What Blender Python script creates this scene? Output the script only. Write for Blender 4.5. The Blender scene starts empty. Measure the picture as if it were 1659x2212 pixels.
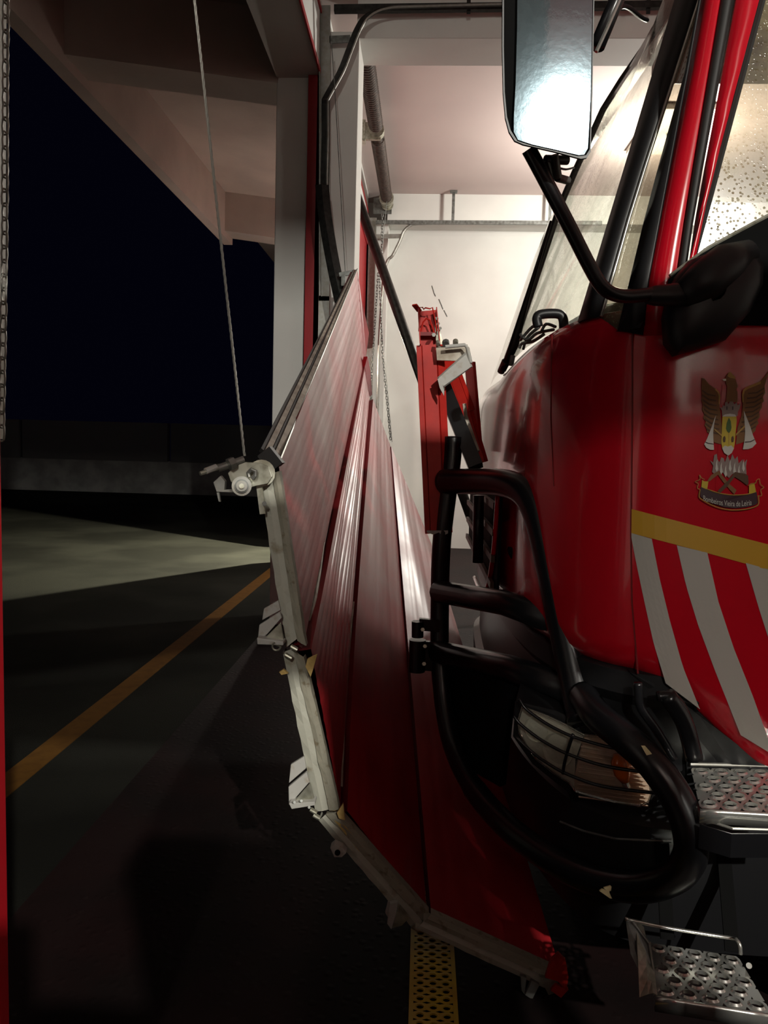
import bpy, bmesh, math, random
from mathutils import Vector, Matrix
random.seed(7)
S = bpy.context.scene
COL = S.collection
# ---------------------------------------------------------------- camera
F = 1661.0; W = 1659; H = 2212
TH = math.atan(136 / F); PH = math.atan(85.5 / F * math.cos(TH))
fwd = Vector((-math.sin(PH) * math.cos(TH), math.cos(PH) * math.cos(TH), -math.sin(TH)))
rgt = Vector((math.cos(PH), math.sin(PH), 0)); upv = rgt.cross(fwd)
ROLL = Matrix.Rotation(math.radians(-1.5), 3, 'Y')
fwd, rgt, upv = ROLL @ fwd, ROLL @ rgt, ROLL @ upv
EYE = Vector((0, 0, 1.5))
cam = bpy.data.cameras.new('camera'); camo = bpy.data.objects.new('camera', cam); COL.objects.link(camo)
camo.matrix_world = Matrix(((rgt.x, upv.x, -fwd.x, 0), (rgt.y, upv.y, -fwd.y, 0), (rgt.z, upv.z, -fwd.z, 1.5), (0, 0, 0, 1)))
cam.sensor_fit = 'VERTICAL'; cam.sensor_height = 24; cam.lens = F / H * 24
cam.clip_start = 0.05; cam.clip_end = 300
S.camera = camo
# ---------------------------------------------------------------- world, exposure, lamps
S.view_settings.view_transform = 'Standard'; S.view_settings.look = 'None'
S.view_settings.gamma = 1; S.view_settings.use_curve_mapping = False
S.view_settings.exposure = 1.25
wd = bpy.data.worlds.new('night'); S.world = wd; wd.use_nodes = True
wd.node_tree.nodes['Background'].inputs[0].default_value = (0.25, 0.25, 1.0, 1)
wd.node_tree.nodes['Background'].inputs[1].default_value = 0.0012

def lamp(name, loc, size, power, color, rot=(0, 0, 0), sizey=None):
    l = bpy.data.lights.new(name, 'AREA'); l.energy = power; l.color = color
    l.shape = 'RECTANGLE'; l.size = size; l.size_y = sizey or size
    o = bpy.data.objects.new(name, l); o.location = loc; o.rotation_euler = rot; COL.objects.link(o); return o
LP = Vector((2.7, -5.0, 4.86))
lamp('lamp_rear_bay', LP, 0.09, 270, (1.0, 0.97, 0.88), (math.radians(38), 0, math.radians(18)))
def bulb(name, loc, r, power, color=(1.0, 0.97, 0.88)):
    l = bpy.data.lights.new(name, 'POINT'); l.energy = power; l.color = color; l.shadow_soft_size = r
    o = bpy.data.objects.new(name, l); o.location = loc; COL.objects.link(o); return o
bulb('lamp_next_bay', (2.6, 9.0, 4.35), 0.16, 190)
bulb('lamp_own_bay', (6.8, 3.0, 4.5), 0.16, 45)
bulb('lamp_rear_fill', (-0.2, -6.0, 4.3), 0.10, 210)  # added fill without a fixture, brightens the truck side and door stiles
bulb('wall_lamp', (-1.5, 10.5, 2.75), 0.05, 26, (1.0, 0.86, 0.74))  # added light with no lamp body, brightens the canopy underside
# floodlight added out of sight; its shutters are shaped to cut a wedge on the forecourt
bulb('floodlight', (-1.5, 10.5, 2.3), 0.005, 1000, (1.0, 0.95, 0.70))
# ---------------------------------------------------------------- pixel -> point on a plane of known depth / height
def ray(px, py):
    v = fwd + rgt * ((px - W / 2) / F) - upv * ((py - H / 2) / F)
    return v
def at(px, py, Y=None, Z=None, X=None):
    v = ray(px, py)
    if Y is not None: t = Y / v.y
    elif Z is not None: t = (Z - 1.5) / v.z
    else: t = X / v.x
    return EYE + v * t
def atp(t): return at(t[0], t[1], Y=t[2])

# ---------------------------------------------------------------- materials
def mat(name, col, rough=0.5, metal=0.0, spec=0.5, coat=0.0, noise=None, bump=None, emit=None, dots=None):
    m = bpy.data.materials.new(name); m.use_nodes = True; nt = m.node_tree; b = nt.nodes['Principled BSDF']
    b.inputs['Base Color'].default_value = (*col, 1); b.inputs['Roughness'].default_value = rough
    b.inputs['Metallic'].default_value = metal; b.inputs['Specular IOR Level'].default_value = spec
    b.inputs['Coat Weight'].default_value = coat; b.inputs['Coat Roughness'].default_value = 0.30 if name.startswith('door') else 0.08
    tc = nt.nodes.new('ShaderNodeTexCoord')
    if noise:                                       # (scale, second colour, low, high[, roughness2])
        n = nt.nodes.new('ShaderNodeTexNoise'); n.inputs['Scale'].default_value = noise[0]; n.inputs['Detail'].default_value = 8
        nt.links.new(tc.outputs['Object'], n.inputs['Vector'])
        r = nt.nodes.new('ShaderNodeValToRGB'); r.color_ramp.elements[0].position = noise[2]; r.color_ramp.elements[1].position = noise[3]
        r.color_ramp.elements[0].color = (*noise[1], 1); r.color_ramp.elements[1].color = (*col, 1)
        nt.links.new(n.outputs['Fac'], r.inputs[0]); nt.links.new(r.outputs[0], b.inputs['Base Color'])
        if len(noise) > 4:
            mr = nt.nodes.new('ShaderNodeMapRange'); mr.inputs[1].default_value = noise[2]; mr.inputs[2].default_value = noise[3]
            mr.inputs[3].default_value = noise[4]; mr.inputs[4].default_value = rough
            nt.links.new(n.outputs['Fac'], mr.inputs[0]); nt.links.new(mr.outputs[0], b.inputs['Roughness'])
    if bump:                                        # (scale, strength, distance)
        n2 = nt.nodes.new('ShaderNodeTexNoise'); n2.inputs['Scale'].default_value = bump[0]; n2.inputs['Detail'].default_value = 6
        nt.links.new(tc.outputs['Object'], n2.inputs['Vector'])
        bp = nt.nodes.new('ShaderNodeBump'); bp.inputs['Strength'].default_value = bump[1]; bp.inputs['Distance'].default_value = bump[2]
        nt.links.new(n2.outputs['Fac'], bp.inputs['Height']); nt.links.new(bp.outputs[0], b.inputs['Normal'])
    if dots:                                        # (scale, strength, distance) round drops
        v = nt.nodes.new('ShaderNodeTexVoronoi'); v.inputs['Scale'].default_value = dots[0]
        nt.links.new(tc.outputs['Object'], v.inputs['Vector'])
        mr = nt.nodes.new('ShaderNodeMapRange'); mr.inputs[1].default_value = 0.0; mr.inputs[2].default_value = 0.38; mr.inputs[3].default_value = 1; mr.inputs[4].default_value = 0
        nt.links.new(v.outputs['Distance'], mr.inputs[0])
        bp = nt.nodes.new('ShaderNodeBump'); bp.inputs['Strength'].default_value = dots[1]; bp.inputs['Distance'].default_value = dots[2]
        nt.links.new(mr.outputs[0], bp.inputs['Height']); nt.links.new(bp.outputs[0], b.inputs['Normal'])
    if emit:
        b.inputs['Emission Color'].default_value = (*emit[0], 1); b.inputs['Emission Strength'].default_value = emit[1]
    return m

def glass_mat(name, tint, trans, rough, dropscale, dirt, dirtcol, lo=0.42, hi=0.6, ior=1.5):
    """thin wet pane: see-through, reflecting, with a film of dirt and drops"""
    m = bpy.data.materials.new(name); m.use_nodes = True; nt = m.node_tree; nt.nodes.clear()
    N = nt.nodes.new; L = nt.links.new
    out = N('ShaderNodeOutputMaterial'); tr = N('ShaderNodeBsdfTransparent'); gl = N('ShaderNodeBsdfGlossy'); df = N('ShaderNodeBsdfDiffuse')
    tr.inputs[0].default_value = (*tint, 1); gl.inputs['Roughness'].default_value = rough; df.inputs[0].default_value = (*dirtcol, 1)
    gl.inputs['Color'].default_value = (1, 1, 1, 1)
    tc = N('ShaderNodeTexCoord'); v = N('ShaderNodeTexVoronoi'); v.inputs['Scale'].default_value = dropscale; L(tc.outputs['Object'], v.inputs['Vector'])
    n = N('ShaderNodeTexNoise'); n.inputs['Scale'].default_value = 9; n.inputs['Detail'].default_value = 10; n.inputs['Roughness'].default_value = 0.7; L(tc.outputs['Object'], n.inputs['Vector'])
    mr = N('ShaderNodeMapRange'); mr.inputs[1].default_value = 0.05; mr.inputs[2].default_value = 0.35; mr.inputs[3].default_value = 1; mr.inputs[4].default_value = 0
    L(v.outputs['Distance'], mr.inputs[0])
    bp = N('ShaderNodeBump'); bp.inputs['Strength'].default_value = 0.55; bp.inputs['Distance'].default_value = 0.002; L(mr.outputs[0], bp.inputs['Height'])
    L(bp.outputs[0], gl.inputs['Normal'])
    fr = N('ShaderNodeFresnel'); fr.inputs['IOR'].default_value = ior
    mx = N('ShaderNodeMixShader'); L(fr.outputs[0], mx.inputs[0]); L(tr.outputs[0], mx.inputs[1]); L(gl.outputs[0], mx.inputs[2])
    m2 = N('ShaderNodeMapRange'); m2.inputs[1].default_value = lo; m2.inputs[2].default_value = hi; m2.inputs[3].default_value = dirt * 0.3; m2.inputs[4].default_value = dirt
    L(n.outputs['Fac'], m2.inputs[0])
    mx2 = N('ShaderNodeMixShader'); L(m2.outputs[0], mx2.inputs[0]); L(mx.outputs[0], mx2.inputs[1]); L(df.outputs[0], mx2.inputs[2])
    L(mx2.outputs[0], out.inputs[0]); return m

M = {}
M['plaster'] = mat('plaster_white', (0.70, 0.70, 0.66), 0.8, noise=(1.3, (0.62, 0.61, 0.58), 0.35, 0.7), bump=(60, 0.15, 0.002))
M['plaster_pink'] = mat('plaster_ceiling', (0.60, 0.50, 0.47), 0.85, noise=(0.8, (0.55, 0.45, 0.43), 0.3, 0.7))  # pinkish bounce from the red trucks is put into this base colour
M['canopy'] = mat('canopy_concrete', (0.50, 0.41, 0.36), 0.9, noise=(1.5, (0.42, 0.34, 0.30), 0.35, 0.65), bump=(30, 0.3, 0.004))
M['concrete'] = mat('perimeter_concrete', (0.38, 0.38, 0.36), 0.9, noise=(2.0, (0.25, 0.25, 0.24), 0.4, 0.6))
M['asphalt'] = mat('asphalt', (0.022, 0.022, 0.018), 0.85, spec=0.05, noise=(0.7, (0.012, 0.012, 0.010), 0.42, 0.6), bump=(160, 0.5, 0.006))
M['shopfloor'] = mat('floor_brown_paint', (0.013, 0.006, 0.006), 0.6, spec=0.12, noise=(2.5, (0.008, 0.005, 0.005), 0.4, 0.6), dots=(28, 0.5, 0.003))
M['yellow_line'] = mat('floor_yellow_paint', (0.13, 0.060, 0.012), 0.8, spec=0.1, noise=(14, (0.10, 0.046, 0.010), 0.3, 0.55))
M['yellow_grate'] = mat('grate_yellow_paint', (0.62, 0.46, 0.02), 0.45, noise=(9, (0.50, 0.33, 0.02), 0.4, 0.6))
M['red_trim'] = mat('frame_red_paint', (0.35, 0.006, 0.012), 0.4)
M['red_truck'] = mat('truck_red_paint', (0.50, 0.003, 0.014), 0.22, spec=0.5, coat=0.6, noise=(1.2, (0.46, 0.003, 0.013), 0.3, 0.7))
M['red_beam'] = mat('channel_red_paint', (0.44, 0.014, 0.008), 0.5, spec=0.3, noise=(12, (0.34, 0.010, 0.006), 0.35, 0.6), bump=(70, 0.2, 0.001))
M['red_door'] = mat('door_red_sheet', (0.36, 0.009, 0.014), 0.52, spec=0.7, coat=0.12, noise=(3.0, (0.24, 0.005, 0.009), 0.35, 0.65, 0.36), bump=(7, 0.12, 0.004))
M['red_dark'] = mat('joint_dark_red', (0.16, 0.004, 0.006), 0.6)
M['rail'] = mat('rail_cream_paint', (0.39, 0.385, 0.32), 0.55, noise=(17, (0.20, 0.17, 0.10), 0.28, 0.42), bump=(25, 0.5, 0.003))
M['rail_rust'] = mat('rail_edge_dirty', (0.25, 0.235, 0.18), 0.7, noise=(40, (0.16, 0.13, 0.08), 0.32, 0.42), bump=(60, 0.6, 0.003))
M['foam'] = mat('insulation_foam', (0.60, 0.42, 0.15), 0.9, noise=(30, (0.40, 0.26, 0.08), 0.35, 0.6), bump=(60, 0.7, 0.004))
M['galv'] = mat('galvanised_steel', (0.30, 0.30, 0.28), 0.42, metal=0.7, noise=(25, (0.24, 0.23, 0.20), 0.35, 0.65))
M['galv_dark'] = mat('weathered_steel', (0.20, 0.21, 0.20), 0.45, metal=0.6, noise=(25, (0.10, 0.10, 0.09), 0.35, 0.65))
M['dark_steel'] = mat('dark_steel', (0.045, 0.045, 0.042), 0.35, metal=0.6, noise=(25, (0.02, 0.02, 0.018), 0.35, 0.65))
M['rust'] = mat('rusty_brown_spring', (0.075, 0.05, 0.04), 0.6, metal=0.3, noise=(30, (0.04, 0.028, 0.022), 0.4, 0.6))
M['seal'] = mat('joint_aluminium', (0.40, 0.36, 0.30), 0.5, metal=0.3, noise=(22, (0.24, 0.20, 0.15), 0.35, 0.6))
M['rubber'] = mat('black_rubber', (0.012, 0.011, 0.010), 0.6)
M['black'] = mat('black_plastic', (0.010, 0.010, 0.011), 0.42, spec=0.4, bump=(90, 0.15, 0.001))
M['black_gloss'] = mat('black_tube_paint', (0.006, 0.006, 0.007), 0.28, spec=0.5, bump=(120, 0.08, 0.001))
M['black_matte'] = mat('black_matte', (0.0025, 0.0025, 0.0025), 0.85, spec=0.1)
M['chrome'] = mat('polished_aluminium', (0.60, 0.60, 0.55), 0.22, metal=0.85, noise=(30, (0.60, 0.60, 0.57), 0.4, 0.6), bump=(60, 0.1, 0.001))
M['zinc'] = mat('zinc_plate', (0.55, 0.55, 0.46), 0.40, metal=0.75, noise=(30, (0.30, 0.29, 0.22), 0.35, 0.6))
M['white_bracket'] = mat('white_bracket_paint', (0.42, 0.41, 0.38), 0.5, noise=(35, (0.35, 0.30, 0.24), 0.30, 0.45))
M['mirror'] = mat('mirror_glass_wet', (0.56, 0.74, 0.84), 0.045, metal=1.0, bump=(90, 0.05, 0.001))
M['stripe'] = mat('stripe_grey_reflective', (0.40, 0.38, 0.34), 0.5, bump=(120, 0.2, 0.001))
M['stripe_yellow'] = mat('stripe_yellow_reflective', (0.48, 0.26, 0.012), 0.5)
M['bulb'] = mat('amber_bulb', (0.75, 0.16, 0.01), 0.2, coat=0.5)
M['refl'] = mat('lamp_reflector', (0.80, 0.78, 0.68), 0.3, metal=0.3, bump=(20, 0.5, 0.01))
M['signal'] = mat('signal_reflector', (0.80, 0.60, 0.46), 0.35, metal=0.2)
M['glass'] = glass_mat('windscreen_glass', (0.80, 0.82, 0.74), 0.7, 0.06, 140, 0.30, (0.30, 0.29, 0.24), 0.46, 0.66)
M['glass_side'] = glass_mat('side_window_glass', (0.35, 0.33, 0.26), 0.3, 0.16, 120, 0.34, (0.42, 0.36, 0.20), 0.38, 0.62, 2.2)
M['lens'] = glass_mat('lens_glass', (0.92, 0.92, 0.90), 0.9, 0.06, 60, 0.05, (0.4, 0.4, 0.35))
M['gold'] = mat('crest_gold', (0.42, 0.24, 0.05), 0.5)
M['brown'] = mat('crest_brown', (0.20, 0.085, 0.022), 0.6)
M['brown_dark'] = mat('crest_dark_brown', (0.085, 0.035, 0.012), 0.6)
M['white'] = mat('crest_white', (0.55, 0.52, 0.47), 0.5)
M['crest_grey'] = mat('crest_grey', (0.26, 0.19, 0.17), 0.6)
M['crest_yellow'] = mat('crest_yellow', (0.52, 0.38, 0.02), 0.5)
M['green'] = mat('crest_green', (0.045, 0.10, 0.012), 0.5)
M['banner'] = mat('crest_banner_black', (0.035, 0.008, 0.014), 0.5)
M['cream_chip'] = mat('cream_primer', (0.70, 0.58, 0.32), 0.6)
M['cable'] = mat('steel_cable', (0.42, 0.42, 0.38), 0.5, metal=0.5)
M['interior'] = mat('cab_interior_grey', (0.05, 0.05, 0.045), 0.8)
M['diffuser'] = mat('lamp_diffuser', (0.8, 0.8, 0.75), 0.5, emit=((1, 0.97, 0.88), 3.0))

# ---------------------------------------------------------------- object helpers
def off(o):
    v = Vector((0, 0, 0))
    while o: v += o.location; o = o.parent
    return v
def tag(o, label=None, cat=None, group=None, kind=None):
    for k, v in (('label', label), ('category', cat), ('group', group), ('kind', kind)):
        if v: o[k] = v
    return o
def thing(name, loc, label, cat, group=None):
    o = bpy.data.objects.new(name, None); o.location = loc; COL.objects.link(o); o.empty_display_size = 0.1
    return tag(o, label, cat, group)
def build(name, geo, material, parent=None, smooth=False, kind=None, label=None, solid=0, bevel=0, keep_origin=False):
    vs, fs = geo[0], geo[1]
    vs = [Vector(v) for v in vs]
    if parent is None and not keep_origin:
        o3 = Vector((sum(v.x for v in vs) / len(vs), sum(v.y for v in vs) / len(vs), min(v.z for v in vs)))
    else: o3 = off(parent) if parent else Vector((0, 0, 0))
    me = bpy.data.meshes.new(name); me.from_pydata([v - o3 for v in vs], [], fs); me.update()
    bm = bmesh.new(); bm.from_mesh(me); bmesh.ops.remove_doubles(bm, verts=bm.verts, dist=1e-6)
    bmesh.ops.recalc_face_normals(bm, faces=bm.faces); bm.to_mesh(me); bm.free()
    mats = material if isinstance(material, list) else [material]
    for m in mats: me.materials.append(m)
    if smooth:
        for p in me.polygons: p.use_smooth = True
    o = bpy.data.objects.new(name, me); COL.objects.link(o)
    if parent: o.parent = parent
    else: o.location = o3
    if solid:
        md = o.modifiers.new('solid', 'SOLIDIFY'); md.thickness = abs(solid); md.offset = 1 if solid > 0 else -1
    if bevel:
        md = o.modifiers.new('bevel', 'BEVEL'); md.width = bevel; md.segments = 2; md.limit_method = 'ANGLE'
    if smooth and (bevel or smooth == 2):
        try: me.set_sharp_from_angle(angle=math.radians(38))
        except Exception: pass
    return tag(o, label, None, None, kind)
def join(*gs):
    vs, fs = [], []
    for g in gs:
        n = len(vs); vs += list(g[0]); fs += [tuple(i + n for i in f) for f in g[1]]
    return vs, fs
def box(a, b):
    x0, y0, z0 = a; x1, y1, z1 = b
    return ([(x0, y0, z0), (x1, y0, z0), (x1, y1, z0), (x0, y1, z0), (x0, y0, z1), (x1, y0, z1), (x1, y1, z1), (x0, y1, z1)],
            [(0, 3, 2, 1), (4, 5, 6, 7), (0, 1, 5, 4), (1, 2, 6, 5), (2, 3, 7, 6), (3, 0, 4, 7)])
def hexa(q0, q1):                                    # two quads (lists of 4 points) -> solid
    return (list(q0) + list(q1), [(0, 3, 2, 1), (4, 5, 6, 7), (0, 1, 5, 4), (1, 2, 6, 5), (2, 3, 7, 6), (3, 0, 4, 7)])
def prism(pts, vec):                                 # extrude a polygon of 3D points along vec
    n = len(pts); vec = Vector(vec); a = [Vector(p) for p in pts]; b = [p + vec for p in a]
    return a + b, [tuple(range(n))[::-1], tuple(range(n, 2 * n))] + [(i, (i + 1) % n, n + (i + 1) % n, n + i) for i in range(n)]
def bar(p0, p1, w, h, ref=(0, 0, 1)):                # rectangular bar between two points
    p0, p1 = Vector(p0), Vector(p1); d = (p1 - p0).normalized(); u = d.cross(Vector(ref)).normalized(); v = u.cross(d)
    q = lambda p: [p - u * w / 2 - v * h / 2, p + u * w / 2 - v * h / 2, p + u * w / 2 + v * h / 2, p - u * w / 2 + v * h / 2]
    return hexa(q(p0), q(p1))
def smoothpath(pts, n=6):
    P = [Vector(p) for p in pts]; out = []
    for i in range(len(P) - 1):
        a = P[max(i - 1, 0)]; b = P[i]; c = P[i + 1]; d = P[min(i + 2, len(P) - 1)]
        for k in range(n):
            t = k / n
            out.append(0.5 * ((2 * b) + (c - a) * t + (2 * a - 5 * b + 4 * c - d) * t * t + (3 * b - a - 3 * c + d) * t ** 3))
    out.append(P[-1]); return out
def tube(pts, r, seg=12, cap=True, closed=False):
    P = [Vector(p) for p in pts]; n = len(P); vs = []; fs = []
    rr = r if isinstance(r, (list, tuple)) else [r] * n
    prev = None
    for i in range(n):
        if closed: d = (P[(i + 1) % n] - P[i - 1]).normalized()
        else: d = (P[min(i + 1, n - 1)] - P[max(i - 1, 0)]).normalized()
        if prev is None:
            ref = Vector((0, 0, 1)) if abs(d.z) < 0.9 else Vector((1, 0, 0)); u = d.cross(ref).normalized()
        else:
            u = (prev - d * prev.dot(d)).normalized()
        prev = u; v = d.cross(u)
        for k in range(seg):
            a = 2 * math.pi * k / seg; vs.append(P[i] + (u * math.cos(a) + v * math.sin(a)) * rr[i])
    m = n if closed else n - 1
    for i in range(m):
        for k in range(seg):
            j = (i + 1) % n; fs.append((i * seg + k, i * seg + (k + 1) % seg, j * seg + (k + 1) % seg, j * seg + k))
    if cap and not closed: fs += [tuple(range(seg))[::-1], tuple(range((n - 1) * seg, n * seg))]
    return vs, fs
def cyl(p0, p1, r, seg=16): return tube([p0, p1], r, seg)
def loft(rows):                                      # rows of equal length -> grid
    n = len(rows[0]); vs = [Vector(p) for r in rows for p in r]; fs = []
    for i in range(len(rows) - 1):
        for j in range(n - 1): fs.append((i * n + j, i * n + j + 1, (i + 1) * n + j + 1, (i + 1) * n + j))
    return vs, fs
def resample(pts, n):
    P = [Vector(p) for p in pts]; L = [0]
    for a, b in zip(P, P[1:]): L.append(L[-1] + (b - a).length)
    out = []
    for k in range(n):
        s = L[-1] * k / (n - 1); i = 0
        while i < len(L) - 2 and L[i + 1] < s: i += 1
        out.append(P[i].lerp(P[i + 1], (s - L[i]) / max(L[i + 1] - L[i], 1e-9)))
    return out
def sheet(a, b, n=24, m=6): return loft([[p.lerp(q, k / (m - 1)) for k in range(m)] for p, q in zip(resample(a, n), resample(b, n))])

def perforated(c00, c10, c11, c01, nx, ny, rr=0.32, thick=0.004, lip=0.002, stagger=True, seg=14):
    """plate with pressed round holes; corners: u along c00->c10, v along c00->c01"""
    c00, c10, c11, c01 = map(Vector, (c00, c10, c11, c01)); vs = []; fs = []
    nrm = (c10 - c00).cross(c01 - c00).normalized()
    if nrm.z < 0: nrm = -nrm
    def P(u, v, w): return c00.lerp(c10, u).lerp(c01.lerp(c11, u), v) + nrm * w
    for j in range(ny):
        odd = stagger and j % 2
        cells = [(i + (0.5 if odd else 0), 1) for i in range(nx - (1 if odd else 0))]
        if odd:
            for u0, u1 in ((0, 0.5), (nx - 0.5, nx)):
                b = len(vs); vs += [P(u0 / nx, j / ny, 0), P(u1 / nx, j / ny, 0), P(u1 / nx, (j + 1) / ny, 0), P(u0 / nx, (j + 1) / ny, 0)]
                fs.append((b, b + 1, b + 2, b + 3))
        for i, _ in cells:
            cu, cv = i + 0.5, j + 0.5; b = len(vs)
            for ring in range(4):
                for k in range(seg):
                    a = 2 * math.pi * k / seg; ca, sa = math.cos(a), math.sin(a)
                    if ring == 0:
                        s = 0.5 / max(abs(ca), abs(sa)); vs.append(P((cu + ca * s) / nx, (cv + sa * s) / ny, 0))
                    elif ring == 1: vs.append(P((cu + ca * (rr + 0.10)) / nx, (cv + sa * (rr + 0.10)) / ny, 0))
                    elif ring == 2: vs.append(P((cu + ca * rr) / nx, (cv + sa * rr) / ny, lip))
                    else: vs.append(P((cu + ca * (rr - 0.02)) / nx, (cv + sa * (rr - 0.02)) / ny, -thick))
            for ring in range(3):
                for k in range(seg):
                    fs.append((b + ring * seg + k, b + ring * seg + (k + 1) % seg, b + (ring + 1) * seg + (k + 1) % seg, b + (ring + 1) * seg + k))
    return vs, fs

# ================================================================ SETTING
WI = -0.60; WM = -0.90; WO = -1.25                    # pillar inner face, lintel inner face, outer face of the front wall
YS = [(-4.05, -3.6), (0.68, 1.055), (6.30, 6.74), (11.30, 11.72)]   # pillars
LZ = 4.40; CZ = 5.12
build('floor', join(box((WO, -9, -0.3), (9, 12.0, 0.0))), M['shopfloor'], kind='structure')
build('forecourt', box((-40, -12, -0.3), (WO, 40, 0.0)), M['asphalt'], kind='structure')
build('wall_back', box((WO + 0.02, 11.72, 0), (9, 12.0, CZ)), M['plaster'], kind='structure')
build('wall_right', box((9, -9.3, 0), (9.3, 12.0, CZ)), M['plaster'], kind='structure')
build('wall_rear', box((WO, -9.3, 0), (9, -9, CZ)), M['plaster'], kind='structure')
build('ceiling', box((WO, -9.3, CZ), (9.3, 12.0, CZ + 0.25)), M['plaster_pink'], kind='structure')
for n, (a, b) in enumerate(YS):                       # pillars of the front wall, beams above them
    build('pillar', join(box((WO, a, 0), (WI, b, LZ + 0.35)), ), M['plaster'], kind='structure', bevel=0.006)
    zb = 4.73 if n == 3 else 4.70
    build('beam', box((WI - 0.02, a, zb), (9, b, CZ + 0.02)), M['plaster'] if n != 2 else M['plaster'], kind='structure', bevel=0.006)
for (a, b) in ((-9, -4.05), (-3.6, 0.68), (1.055, 6.30), (6.74, 11.30)):     # lintels over the four doorways
    build('lintel', box((WO, a, LZ), (WM, b, CZ + 0.02)), M['plaster'], kind='structure')
    y0, y1 = a + 0.0, b - 0.0
    build('trim_1', join(box((WM, y0, LZ - 0.012), (WM + 0.012, y1, LZ + 0.030)), box((WM, y0, LZ + 0.44), (WM + 0.012, y1, LZ + 0.475))), M['red_trim'], kind='structure')
for (a, b), s in (((1.055, 6.30), 1), ((6.74, 11.30), 1)):
    # red steel jamb angles on both sides of each doorway
    build('trim_2', join(box((-0.99, b - 0.05, 0), (WM + 0.025, b, LZ + 0.03)), box((WM - 0.02, b - 0.012, 0), (WM + 0.035, b - 0.05, LZ))), M['red_trim'], kind='structure', bevel=0.003)
    build('trim_3', box((-0.99, a, 0), (WM + 0.025, a + 0.05, LZ)), M['red_trim'], kind='structure', bevel=0.003)
build('trim_4', box((WI - 0.01, 1.03, 0), (WI + 0.006, 1.058, 1.51)), M['red_trim'], kind='structure', bevel=0.003)
build('lintel_fascia', box((WM - 0.04, 6.80, 2.9), (WM + 0.0, 11.28, LZ)), M['red_trim'], kind='structure')
# canopy outside: soffit slab, edge beam, cantilever beams
def csec(x):                                          # canopy rises outwards
    t = (x - WO) / (-3.1 - WO); return t
build('canopy_slab', hexa([(-3.1, -6, 5.14), (WO, -6, 4.92), (WO, 16.5, 4.92), (-3.1, 16.5, 5.14)], [(-3.1, -6, 5.30), (WO, -6, 5.12), (WO, 16.5, 5.12), (-3.1, 16.5, 5.30)]), M['canopy'], kind='structure')
build('canopy_edge_beam', box((-3.1, -6, 4.49), (-2.97, 11.75, 5.35)), M['canopy'], kind='structure')
for (a, b) in YS:
    build('canopy_beam', hexa([(-3.0, a, 4.58), (WO + 0.01, a, 4.36), (WO + 0.01, b, 4.36), (-3.0, b, 4.58)], [(-3.0, a, 5.2), (WO + 0.01, a, 5.0), (WO + 0.01, b, 5.0), (-3.0, b, 5.2)]), M['canopy'], kind='structure')
# yellow floor line parallel to the doors
a0 = at(0, 1800, Z=0); xl = at(280, 1545, Z=0)
build('trim_5', box((-1.83, 0.3, 0.0), (-1.70, 10.5, 0.004)), M['yellow_line'], kind='structure')
# perimeter wall far away: panels on a plinth
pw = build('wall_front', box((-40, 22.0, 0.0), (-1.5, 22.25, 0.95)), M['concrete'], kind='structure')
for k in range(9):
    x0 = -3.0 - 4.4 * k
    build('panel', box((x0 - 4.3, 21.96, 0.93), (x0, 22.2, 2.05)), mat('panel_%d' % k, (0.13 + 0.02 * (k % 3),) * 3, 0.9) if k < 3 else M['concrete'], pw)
# wall scrapes on the far wall
sc = bpy.data.objects['wall_back']
for pts in ([(933, 617), (938, 634), (941, 640)], [(948, 646), (954, 660), (957, 668)], [(959, 670), (966, 684)]):
    P = [at(x, y, Y=11.716) for x, y in pts]
    build('scrape', tube(P, 0.006, 5), M['galv_dark'], sc)

# drain grate, painted yellow where the line crosses
gx0 = at(892, 2212, Z=0.004).x; gx1 = at(981, 2212, Z=0.004).x
dg = thing('drain_grate', ((gx0 + gx1) / 2, 2.2, 0), 'yellow painted perforated metal strip in the floor under the torn door', 'grate')
n = 118
build('grate_plate', perforated((gx0, 0.9, 0.006), (gx1, 0.9, 0.006), (gx1, 0.9 + n * 0.0315, 0.006), (gx0, 0.9 + n * 0.0315, 0.006), 3, n, 0.30, 0.004, 0.0008, stagger=False, seg=10), M['yellow_grate'], dg)
build('frame', join(box((gx0 - 0.012, 0.9, 0), (gx0, 0.9 + n * 0.0315, 0.008)), box((gx1, 0.9, 0), (gx1 + 0.012, 0.9 + n * 0.0315, 0.008))), M['yellow_grate'], dg)
build('channel', box((gx0, 0.9, 0.0003), (gx1, 0.9 + n * 0.0315, 0.0012)), M['black_matte'], dg)

# ================================================================ DOOR HARDWARE ON THE WALLS
def track_set(ya, label_v, label_h, hz, xs, bent, group):
    pass
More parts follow.
